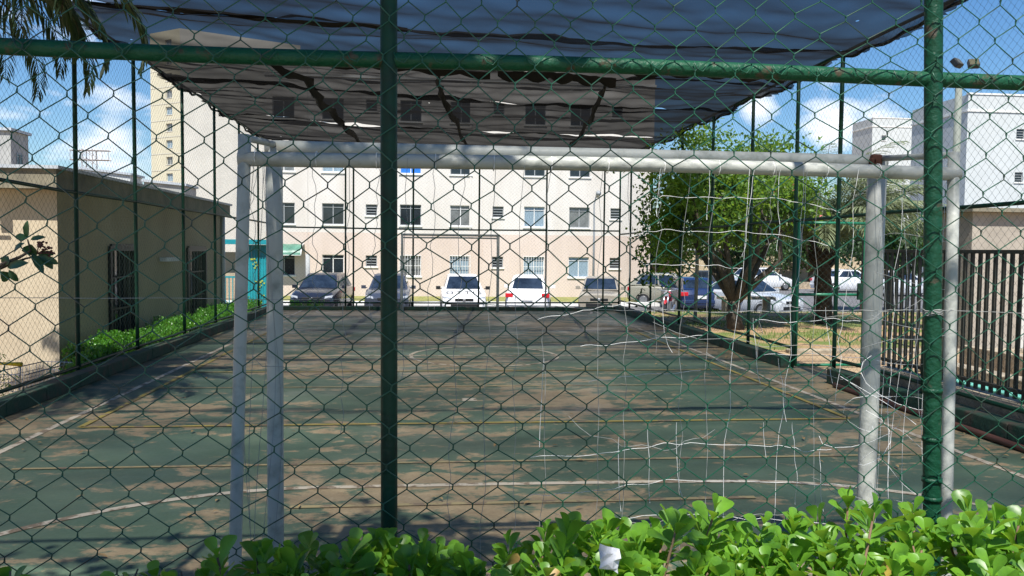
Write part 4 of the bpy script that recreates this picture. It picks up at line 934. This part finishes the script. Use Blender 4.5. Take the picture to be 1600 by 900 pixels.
for i, (x, y, zc, rx, rz, lb) in enumerate(((17, 58, 2.0, 3.5, 2.0, 'dark tree over the garage row behind the flowering tree'), (24, 60, 2.8, 4, 2.8, 'broad dark tree beyond the road behind the palms'), (31, 62, 3.0, 4, 3, 'dark tree far right beyond the road, behind the picket railing'))):
    tree('distant_tree', (x, y, -.8), (x, y, zc), (rx, rx, rz), 6000, .34, M['leaf_dark'], lb, 5, .2, 30, group='trees beyond the road', core=.3)
# overhanging trees behind the viewer: their shade lies over the left half of the near fence
tree('leafy_tree', (-2.8, -2.4, 0), (-1.95, -.4, 5.1), (2.3, 1.75, 1.0), 17000, .17, M['leaf_dark'], 'overhanging tree on the viewer side of the near fence, shading its left half', 6, .13, 60, core=.1)
oe = [q for q in COL.objects if q.get('label', '').startswith('overhanging tree')][0]; ob = np.array(oe.location)
n = 5200; P = np.c_[np.where(rg.random(n) < .86, rg.uniform(-4.2, -.25, n), rg.uniform(1.8, 2.6, n)), .45+rg.normal(0, .17, n), 4.95+rg.normal(0, .12, n)]-ob  # unseen foliage added in two clumps to shade goal posts, gap stays sunlit
V, Q = leaf_field(P, rand_dirs(n, -.35), rand_dirs(n, 1.4), .17*rg.uniform(.6, 1.2, n), .095*rg.uniform(.6, 1.2, n), OVAL); npmesh('added_shade_foliage', V, Q, M['leaf_dark'], oe)
b = MB(); b.tube([np.array(q)-ob for q in ((-2.6, -1.6, 3.6), (-1.8, .2, 4.8), (0, .45, 4.95), (1.6, .5, 4.95), (3.0, .4, 5.0))], [.07, .055, .04, .03, .015], 8); b.tube([np.array(q)-ob for q in ((-1.8, .2, 4.8), (-3, .4, 4.9), (-4.1, .45, 5))], [.04, .03, .015], 8); b.build('added_limb', M['bark'], oe, smooth=True)  # unseen bough added to carry the shading clumps
# thin twiggy creeper on the far right corner post and tuft on the left
b_ = rg.normal(size=(260, 3))*np.array([.10, .05, .75])+np.array([5.1, 18.6, 2.0])
V, Q = leaf_field(b_, rand_dirs(260, -.5), rand_dirs(260, .5), .13*rg.uniform(.6, 1.2, 260), np.full(260, .07), OVAL); o = npmesh('creeper', V, Q, M['leaf_dark']); tag(o, 'dark creeper hanging on the fence post at the far right corner', 'creeper')
# bush at bottom left corner outside the fence
P_ = at(6, 600, 8.6); n = 1400
b_ = rg.normal(size=(n, 3))*np.array([.10, .16, .15])+np.array([P_.x-.36, P_.y+.2, P_.z-.16])
V, Q = leaf_field(b_, rand_dirs(n, .9), rand_dirs(n, .2), .075*rg.uniform(.6, 1.2, n), np.full(n, .012), SLIM); o = npmesh('feathery_bush', V, Q, M['leaf_side']); tag(o, 'feathery light green bush at the lower left edge beside the shopping cart', 'bush')

# flowering branch hanging in front of the cream wall
fb = empty('flowering_branch', at(20, 420, 3.1)); tag(fb, 'dark leafy branch tip with brown red flower buds in front of the cream wall', 'branch'); O = fb.location.copy()
Yb = 3.1
def bp_(px, py, dy=0): return np.array(at(px, py, Yb+dy)-O)
b = MB(); b.tube([bp_(-120, 470), bp_(-30, 430), bp_(5, 412), bp_(30, 402), bp_(48, 392)], [.012, .009, .007, .006, .004], 7); b.tube([bp_(-30, 433, .03), bp_(10, 415, .03), bp_(40, 404, .03), bp_(70, 398, .03)], [.007, .006, .004, .003], 6); b.tube([bp_(48, 392), bp_(44, 378), bp_(43, 374)], .003, 5)
b.build('twig', M['bark'], fb, smooth=True)
lv = []
for p0, p1, w_ in (((43, 372), (42, 345), 8), ((42, 372), (23, 370), 9), ((48, 374), (70, 370), 6), ((38, 380), (20, 395), 9), ((49, 382), (49, 400), 18), ((50, 396), (68, 426), 9), ((58, 397), (86, 396), 7), ((58, 400), (92, 412), 9), ((60, 402), (84, 420), 9), ((12, 418), (42, 410), 10), ((14, 422), (28, 440), 8), ((2, 424), (12, 440), 12), ((8, 415), (12, 400), 11), ((0, 420), (-14, 440), 10), ((-20, 430), (-36, 410), 12), ((-40, 436), (-60, 460), 12)):
    a = bp_(*p0); q = bp_(*p1, rnd.uniform(-.04, .04)); lv.append((a, q-a, w_*Yb/F))
A = np.array([x[0] for x in lv]); D = np.array([x[1] for x in lv]); Wd = np.array([x[2] for x in lv]); L = np.linalg.norm(D, axis=1)
V, Q = leaf_field(A, D, np.tile([.2, -1, .5], (len(A), 1))+rg.normal(0, .2, (len(A), 3)), L, Wd*1.3, SLIM); npmesh('leaf', V, Q, M['leaf_branch'], fb)
b = MB()
for k in range(34):
    t = rnd.uniform(0, 1); p = bp_(60+22*t+rnd.gauss(0, 3), 386+8*t+rnd.gauss(0, 4)-6*(1-t), rnd.uniform(-.02, .02)); b.tube([p-[0, 0, .004], p, p+[0, 0, .004]], [.002, .0055, .002], 6)
    if k % 3 == 0: b.tube([bp_(58, 396), p], .0012, 4)
b.build('flower_bud', M['bud'], fb, smooth=True)

# ------------------------------------------------------------------ vehicles
def poly_car(kind):
    """profiles (y from front, belt height, half width) and greenhouse rings for a few body kinds; front faces -Y"""
    K = dict(
        hatch=dict(L=3.95, W=1.70, H=1.50, st=[(0, .62, .70), (.10, .72, .80), (.55, .86, .84), (1.05, .95, .85), (2.4, .97, .85), (3.3, .98, .84), (3.8, .92, .80), (3.95, .75, .72)], bot=[(.95, .74), (3.75, .72)], top=[(1.72, .56), (3.25, .56)]),
        sedan=dict(L=4.4, W=1.74, H=1.46, st=[(0, .60, .70), (.10, .70, .82), (.6, .82, .86), (1.25, .92, .87), (3.3, .95, .87), (4.1, .98, .84), (4.35, .90, .80), (4.4, .7, .74)], bot=[(1.15, .76), (3.65, .74)], top=[(1.95, .58), (3.0, .57)]),
        boxy=dict(L=3.7, W=1.60, H=1.42, st=[(0, .72, .74), (.06, .78, .79), (.6, .84, .80), (1.15, .90, .80), (2.4, .92, .80), (3.3, .93, .79), (3.62, .90, .77), (3.7, .75, .74)], bot=[(1.10, .73), (3.60, .71)], top=[(1.62, .60), (3.15, .60)]))
    return K[kind]
def car(loc, rz, kind, col, label, group='parked cars', dark_glass=True, plate=True, mirrors='same', lettering=None, h_=None):
    K = poly_car(kind); L, W, H = K['L'], K['W'], h_ or K['H']; e = empty('parked_car', loc, rz); tag(e, label, 'car', group); m = paint('car paint', col)
    b = MB(); st = K['st']; rings = []
    for y, zt, hw in st:
        zb = .22 if 0 < y < L-.05 else .34
        rings.append([(-hw*.93, y, zb), (-hw, y, zb+.14), (-hw*1.01, y, .58*zt+.08), (-hw*.975, y, zt-.05), (-hw*.86, y, zt), (-hw*.4, y, zt+.02), (0, y, zt+.028), (hw*.4, y, zt+.02), (hw*.86, y, zt), (hw*.975, y, zt-.05), (hw*1.01, y, .58*zt+.08), (hw, y, zb+.14), (hw*.93, y, zb)])
    k = len(rings[0]); V = [p for r_ in rings for p in r_]; Fc = []
    for i in range(len(rings)-1):
        for j in range(k): Fc.append((i*k+j, i*k+(j+1) % k, (i+1)*k+(j+1) % k, (i+1)*k+j))
    Fc.append(tuple(range(k))); Fc.append(tuple((len(rings)-1)*k+j for j in range(k))[::-1])
    b.add([(x, y-L/2, z_) for x, y, z_ in V], Fc)
    (yb0, wb0), (yb1, wb1) = K['bot']; (yt0, wt0), (yt1, wt1) = K['top']; zb = .93
    B4 = [Vector((-wb0, yb0-L/2, zb)), Vector((wb0, yb0-L/2, zb)), Vector((wb1, yb1-L/2, zb+.02)), Vector((-wb1, yb1-L/2, zb+.02))]
    T4 = [Vector((-wt0, yt0-L/2, H-.03)), Vector((wt0, yt0-L/2, H-.03)), Vector((wt1, yt1-L/2, H-.04)), Vector((-wt1, yt1-L/2, H-.04))]
    crn = [(-wt0*.8, yt0+.12-L/2, H), (wt0*.8, yt0+.12-L/2, H), (wt1*.8, yt1-.12-L/2, H-.01), (-wt1*.8, yt1-.12-L/2, H-.01)]
    b.add([*B4, *T4, *crn], [(0, 1, 5, 4), (1, 2, 6, 5), (2, 3, 7, 6), (3, 0, 4, 7), (4, 5, 9, 8), (5, 6, 10, 9), (6, 7, 11, 10), (7, 4, 8, 11), (8, 9, 10, 11)])
    body = b.build('body', m, e, bevel=.03, smooth=True)
    try:
        body.data.set_sharp_from_angle(angle=R(40))
    except Exception: pass
    def panel(name, a, b_, c_, d_, t0, t1, s0, s1, mm='car_glass', off=.012):
        """quad a,b bottom, c,d top (c over b)"""
        def P(s, t): return a.lerp(b_, s).lerp(d_.lerp(c_, s), t)
        q = [P(s0, t0), P(s1, t0), P(s1, t1), P(s0, t1)]; nn = (q[1]-q[0]).cross(q[3]-q[0]).normalized()
        ctr = sum(q, Vector())/4
        if nn.dot(ctr-Vector((0, 0, ctr.z-.1))) < 0: nn = -nn
        q2 = [p+nn*off for p in q]; bb = MB(); bb.add([*q, *q2], [(4, 5, 6, 7), (0, 1, 5, 4), (1, 2, 6, 5), (2, 3, 7, 6), (3, 0, 4, 7)]); return bb.build(name, M[mm], e)
    panel('windscreen', B4[0], B4[1], T4[1], T4[0], .06, .90, .05, .95); panel('rear_window', B4[3], B4[2], T4[2], T4[3], .14, .86, .08, .92)
    for a, b_, c_, d_ in ((B4[0], B4[3], T4[3], T4[0]), (B4[1], B4[2], T4[2], T4[1])):
        panel('side_window', a, b_, c_, d_, .10, .88, .10, .47); panel('side_window', a, b_, c_, d_, .10, .88, .50, .90)
    # lights, grille, bumpers
    fy = -L/2; ry = L/2; W2 = W/2
    for s in (-1, 1):
        b = MB(); b.add([(s*(W2-.36), fy-.012, .62), (s*(W2-.12), fy+.06, .62), (s*(W2-.06), fy+.10, .74), (s*(W2-.34), fy+.03, .70), (s*(W2-.36), fy+.2, .62), (s*(W2-.12), fy+.2, .60), (s*(W2-.05), fy+.22, .74), (s*(W2-.34), fy+.2, .70)], [(0, 1, 2, 3), (3, 2, 6, 7), (0, 3, 7, 4), (1, 5, 6, 2), (0, 4, 5, 1)]); b.build('headlight', M['lamp_clear'], e)
        b = MB(); b.box(min(s*(W2-.32), s*(W2-.03)), max(s*(W2-.32), s*(W2-.03)), ry-.12, ry+.004, .70, .86); b.build('tail_light', M['lamp_red'], e, bevel=.02)
        b = MB(); mm = MB(); cx = s*(W2+.10); mm.cbox((cx, yb0-L/2+.28, 1.0), (.17, .09, .13)); mm.tube([(s*(W2-.04), yb0-L/2+.3, .97), (cx, yb0-L/2+.3, .97)], .02, 6); mm.build('wing_mirror', M['dark'] if mirrors == 'dark' else m, e, bevel=.03)
        for yy in (.72, L-.72):
            t = MB(); x0 = s*(W2-.19); x1 = s*(W2+.005)
            rr = [(x0, yy-L/2, .29), (x0+(x1-x0)*.15, yy-L/2, .29), (x1-(x1-x0)*.1, yy-L/2, .29), (x1, yy-L/2, .29)]
            t.tube(rr, [.27, .295, .295, .27], 24); wh = t.build('wheel', M['rubber'], e, smooth=True)
            q = MB(); q.tube([(x1-(x1-x0)*.05, yy-L/2, .29), (x1+s*.006, yy-L/2, .29)], [.19, .17], 16); q.build('rim', M['rim'], wh)
            q = MB(); q.tube([(x1-s*.03+.0*math.cos(a), yy-L/2+.33*math.cos(a), .29+.33*math.sin(a)) for a in np.linspace(-.15, math.pi+.15, 16)], .03, 6); q.build('wheel_arch', M['dark'], e, smooth=True)
    b = MB(); b.box(-.34, .34, fy-.012, fy+.1, .56, .66); b.build('grille', M['dark'], e, bevel=.01)
    b = MB(); b.box(-.5, .5, fy-.02, fy+.1, .34, .46); b.build('air_intake', M['dark'], e, bevel=.01)
    b = MB(); b.cbox((0, fy-.02, .615), (.10, .02, .08)); b.build('badge', M['chrome'], e, bevel=.02)
    b = MB(); b.box(-W2*.9, W2*.9, ry-.1, ry+.03, .40, .55); b.build('rear_bumper', M['dark'] if kind == 'boxy' else m, e, bevel=.03)
    b = MB(); b.cbox((0, ry+.036, .66 if kind != 'boxy' else .6), (.40, .01, .13)); b.build('number_plate', M['frame_w'], e)
    return e
def vx(px, Y=30): return at(px, 440, Y).x
CZ = -.8
car((vx(499), 31.3, CZ), R(-6), 'hatch', (.014, .017, .028), 'dark navy hatchback parked leftmost by the green shrub')
car((vx(606), 31.3, CZ), R(0), 'hatch', (.045, .055, .08), 'slate blue hatchback half hidden by the near fence post')
c3 = car((vx(724), 31.0, CZ), 0, 'hatch', (.80, .81, .82), 'white hatchback with black lettering on its bonnet facing the court', mirrors='dark')
tcu = bpy.data.curves.new('lettering', 'FONT'); tcu.body = 'OTTIS'; tcu.size = .36; tcu.space_character = 1.5; tcu.align_x = 'CENTER'; tcu.extrude = .003
to = bpy.data.objects.new('lettering', tcu); COL.objects.link(to); bpy.context.view_layer.update()
me = bpy.data.meshes.new_from_object(to.evaluated_get(bpy.context.evaluated_depsgraph_get())); bpy.data.objects.remove(to); me.materials.clear(); me.materials.append(M['dark'])
lo_ = bpy.data.objects.new('lettering', me); COL.objects.link(lo_); lo_.parent = c3; lo_.location = (0, -3.95/2+.26, .825); lo_.rotation_euler = (R(19), 0, 0)
car((vx(832), 31.0, CZ), R(180-9), 'hatch', (.80, .81, .83), 'white hatchback parked tail first showing red tail lights', h_=1.52)
car((vx(950), 31.3, CZ), R(-14), 'boxy', (.30, .27, .22), 'old boxy beige hatchback facing the court right of the white cars', h_=1.44)
car((vx(1047, 35), 35.0, CZ), R(70), 'boxy', (.30, .29, .23), 'grey green hatchback standing side on behind the blue car', h_=1.5)
car((vx(1083, 32), 32.5, CZ), R(176), 'hatch', (.012, .028, .09), 'blue hatchback seen from the rear behind the red motorcycle', h_=1.42)
car((vx(1168, 30), 30.2, CZ), R(28), 'sedan', (.50, .53, .56), 'silver sedan parked at an angle behind the forked tree', mirrors='same')
car((vx(1115, 42), 42, CZ), R(20), 'sedan', (.05, .055, .06), 'dark car in the back row glimpsed between the blue hatchback and the silver sedan', group='cars in the back rows')
car((vx(1190, 50), 50, CZ), R(100), 'hatch', (.72, .73, .74), 'white hatchback in the back row seen from its side over the silver sedan', group='cars in the back rows')
car((vx(1325, 48), 48, CZ), R(95), 'sedan', (.75, .77, .80), 'white sedan glimpsed between the palm trunk and the goal post', group='cars in the back rows')
car((vx(1410, 44), 44, CZ), R(80), 'hatch', (.60, .62, .66), 'pale hatchback glimpsed through the picket railing', group='cars in the back rows')
# red motorcycle
mc = empty('motorcycle', (vx(1048, 28), 28.3, -.76), R(-25)); tag(mc, 'red motorcycle with silver exhaust parked before the blue car', 'motorcycle')
for yy in (-.62, .62):
    b = MB(); b.tube([(0, yy+.27*math.cos(a), .30+.27*math.sin(a)) for a in np.linspace(0, 6.2832, 25)], .045, 8, False); wh = b.build('wheel', M['rubber'], mc, smooth=True)
    b = MB(); b.tube([(-.02, yy, .3), (.02, yy, .3)], .05, 10)
    for k in range(8): b.tube([(0, yy, .3), (0, yy+.25*math.cos(k*.785), .3+.25*math.sin(k*.785))], .006, 4)
    b.build('rim', M['rim'], wh)
b = MB(); b.tube([(0, .1, .78), (0, -.1, .86), (0, -.32, .84), (0, -.42, .78)], [.10, .15, .14, .06], 12); b.build('fuel_tank', paint('red motorcycle paint', (.5, .015, .02)), mc, smooth=True)
b = MB(); b.tube([(0, .1, .78), (0, .35, .80), (0, .7, .86)], [.10, .12, .06], 10); b.build('saddle', M['dark'], mc, smooth=True)
b = MB(); b.tube([(0, .75, .72), (0, .62, .64), (0, .45, .60)], [.03, .09, .07], 8); b.build('rear_fender', bpy.data.materials['red motorcycle paint'], mc, smooth=True)
b = MB(); b.tube([(0, -.85, .55), (0, -.62, .63), (0, -.42, .52)], [.03, .07, .03], 8); b.build('front_fender', bpy.data.materials['red motorcycle paint'], mc, smooth=True)
b = MB()
for s in (-.07, .07): b.tube([(s, -.62, .3), (s, -.42, .95)], .022, 8)
b.tube([(-.36, -.28, 1.06), (-.12, -.42, 1.0), (.12, -.42, 1.0), (.36, -.28, 1.06)], .014, 8); b.build('fork', M['chrome'], mc, smooth=True)
b = MB(); b.tube([(0, -.5, .90), (0, -.42, .90)], [.09, .06], 12); b.build('headlight', M['lamp_clear'], mc)
b = MB(); b.cbox((0, 0, .42), (.26, .34, .34)); b.tube([(0, -.4, .85), (0, -.15, .35), (0, .3, .35), (0, .62, .3)], .03, 8); b.build('engine', M['rim'], mc, bevel=.03)
b = MB(); b.tube([(.14, -.05, .28), (.15, .25, .26), (.16, .7, .40)], [.03, .05, .055], 10); b.build('exhaust', M['chrome'], mc, smooth=True)

# ------------------------------------------------------------------ street furniture
P = at(927, 440, 36); e = empty('street_lamp', (P.x, 36, -.8)); tag(e, 'thin street lamp with curved head standing before the cream facade', 'lamp')
zl = at(926, 303, 36).z+.8; b = MB(); b.tube([(0, 0, 0), (0, 0, zl-1.6), (-.02, 0, zl-.5), (.06, -.05, zl-.1), (.1, -.1, zl)], [.06, .045, .035, .03, .03], 8); b.build('pole', M['frame_g'], e, smooth=True)
b = MB(); b.tube([(.10, -.1, zl-.12), (.12, -.3, zl+.02), (.12, -.45, zl)], [.08, .13, .06], 10); b.build('lamp_head', M['frame_g'], e, smooth=True)
P = at(1086, 500, 17.9); e = empty('metal_pole', (P.x, 17.9, 0)); tag(e, 'slim pale pole with rusty middle on the lawn left of the forked tree', 'pole')
b = MB(); b.tube([(0, 0, 0), (.02, 0, 1.2), (0, 0, 3.6)], .042, 10); b.build('pole', mat('pale flaking paint', (.42, .41, .37), .7, col2=(.24, .13, .07), scale=4, lo=.34, hi=.42), e, smooth=True)
P = at(481, 470, 33.5); e = empty('metal_pole', (P.x, 33.5, -.8)); tag(e, 'short grey post below the green awning behind the navy car', 'pole')
b = MB(); b.tube([(0, 0, 0), (0, 0, at(480, 397, 33.5).z+.8)], .09, 10); b.build('pole', M['grey_wall'], e, smooth=True)
# floodlight mast
P = at(1492, 300, 12.0); e = empty('floodlight_mast', (P.x, 12.0, 0)); tag(e, 'grey mast with two square floodlights behind the right near post', 'floodlight')
zf = at(1492, 120, 12.0).z; b = MB(); b.tube([(0, 0, 0), (0, 0, zf)], [.07, .05], 12); b.build('pole', mat('weathered mast', (.20, .22, .19), .7), e, smooth=True)
b = MB(); b.tube([(-.25, 0, zf), (.3, 0, zf)], .025, 8); b.build('bracket', M['frame_g'], e, smooth=True)
for x, rzz in ((-.16, .5), (.13, -.35)):
    f = MB(); f.box(-.13, .13, -.09, .05, -.12, .12); hsg = f.build('floodlight', M['dark'], e, bevel=.02); hsg.scale = (.62,)*3; hsg.location = (x+.03, -.1, zf+.18); hsg.rotation_euler = (R(-38), 0, rzz)
    f = MB(); f.box(-.11, .11, -.10, -.092, -.10, .10); f.build('lens', mat('floodlight glass', (.10, .09, .05), .2), hsg)
# benches and stones glimpsed beyond the lawn
e = empty('concrete_bench', (8.9, 21.6, h(8.9, 21.6))); tag(e, 'plain concrete bench at the back of the lawn by the palm', 'bench')
b = MB(); b.box(-.8, .8, -.2, .2, .40, .48); b.build('seat', M['concrete'], e, bevel=.01)
for s in (-.6, .6): b = MB(); b.box(s-.06, s+.06, -.17, .17, 0, .40); b.build('leg', M['concrete'], e, bevel=.01)

# shopping cart outside the left fence
ct = empty('shopping_cart', (-5.24, 10.72, -.8), R(76)); tag(ct, 'wire shopping cart with a yellow handle against the cream wall', 'shopping cart')
b = MB(); nb_ = 15
def basket(u_, t, side_):   # u along length 0..1, t height 0..1
    w0 = .20+.06*t-.04*u_; return (-.32+.92*u_*(.85+.15*t), side_*w0, .42+.42*t+.03*u_)
for sd_ in (-1, 1):
    for k in range(nb_+1): b.tube([basket(k/nb_, 0, sd_), basket(k/nb_, 1, sd_)], .0035, 4)
    for t in (0, .2, .4, .6, .8, 1): b.tube([basket(0, t, sd_), basket(1, t, sd_)], .004 if t < 1 else .008, 5)
for uu in (0, 1):
    for t in (0, .25, .5, .75, 1): b.tube([basket(uu, t, -1), basket(uu, t, 1)], .004, 4)
    for q in np.linspace(-1, 1, 8): b.tube([basket(uu, 0, q), basket(uu, 1, q)], .0035, 4)
for k in range(nb_+1): b.tube([basket(k/nb_, 0, -1), basket(k/nb_, 0, 1)], .0035, 4)
b.build('basket', M['chrome'], ct)
b = MB()
for s in (-.22, .22): b.tube([(-.34, s, .95), (-.36, s, .6), (-.30, s, .16), (.62, s*.8, .12)], .011, 6); b.tube([(-.30, s, .16), (.2, s*.9, .42)], .009, 6)
b.tube([(.62, -.18, .12), (.62, .18, .12)], .011, 6); b.build('frame', M['frame_g'], ct, smooth=True)
b = MB(); b.tube([(-.38, -.27, .985), (-.40, 0, .99), (-.38, .27, .985)], [.028, .017, .028], 10); b.build('handle', M['yellow'], ct, smooth=True)
for x, s in ((-.28, -.2), (-.28, .2), (.58, -.16), (.58, .16)): b = MB(); b.tube([(x, s-.012, .055), (x, s+.012, .055)], .055, 12); b.build('wheel', M['rubber'], ct, smooth=True)
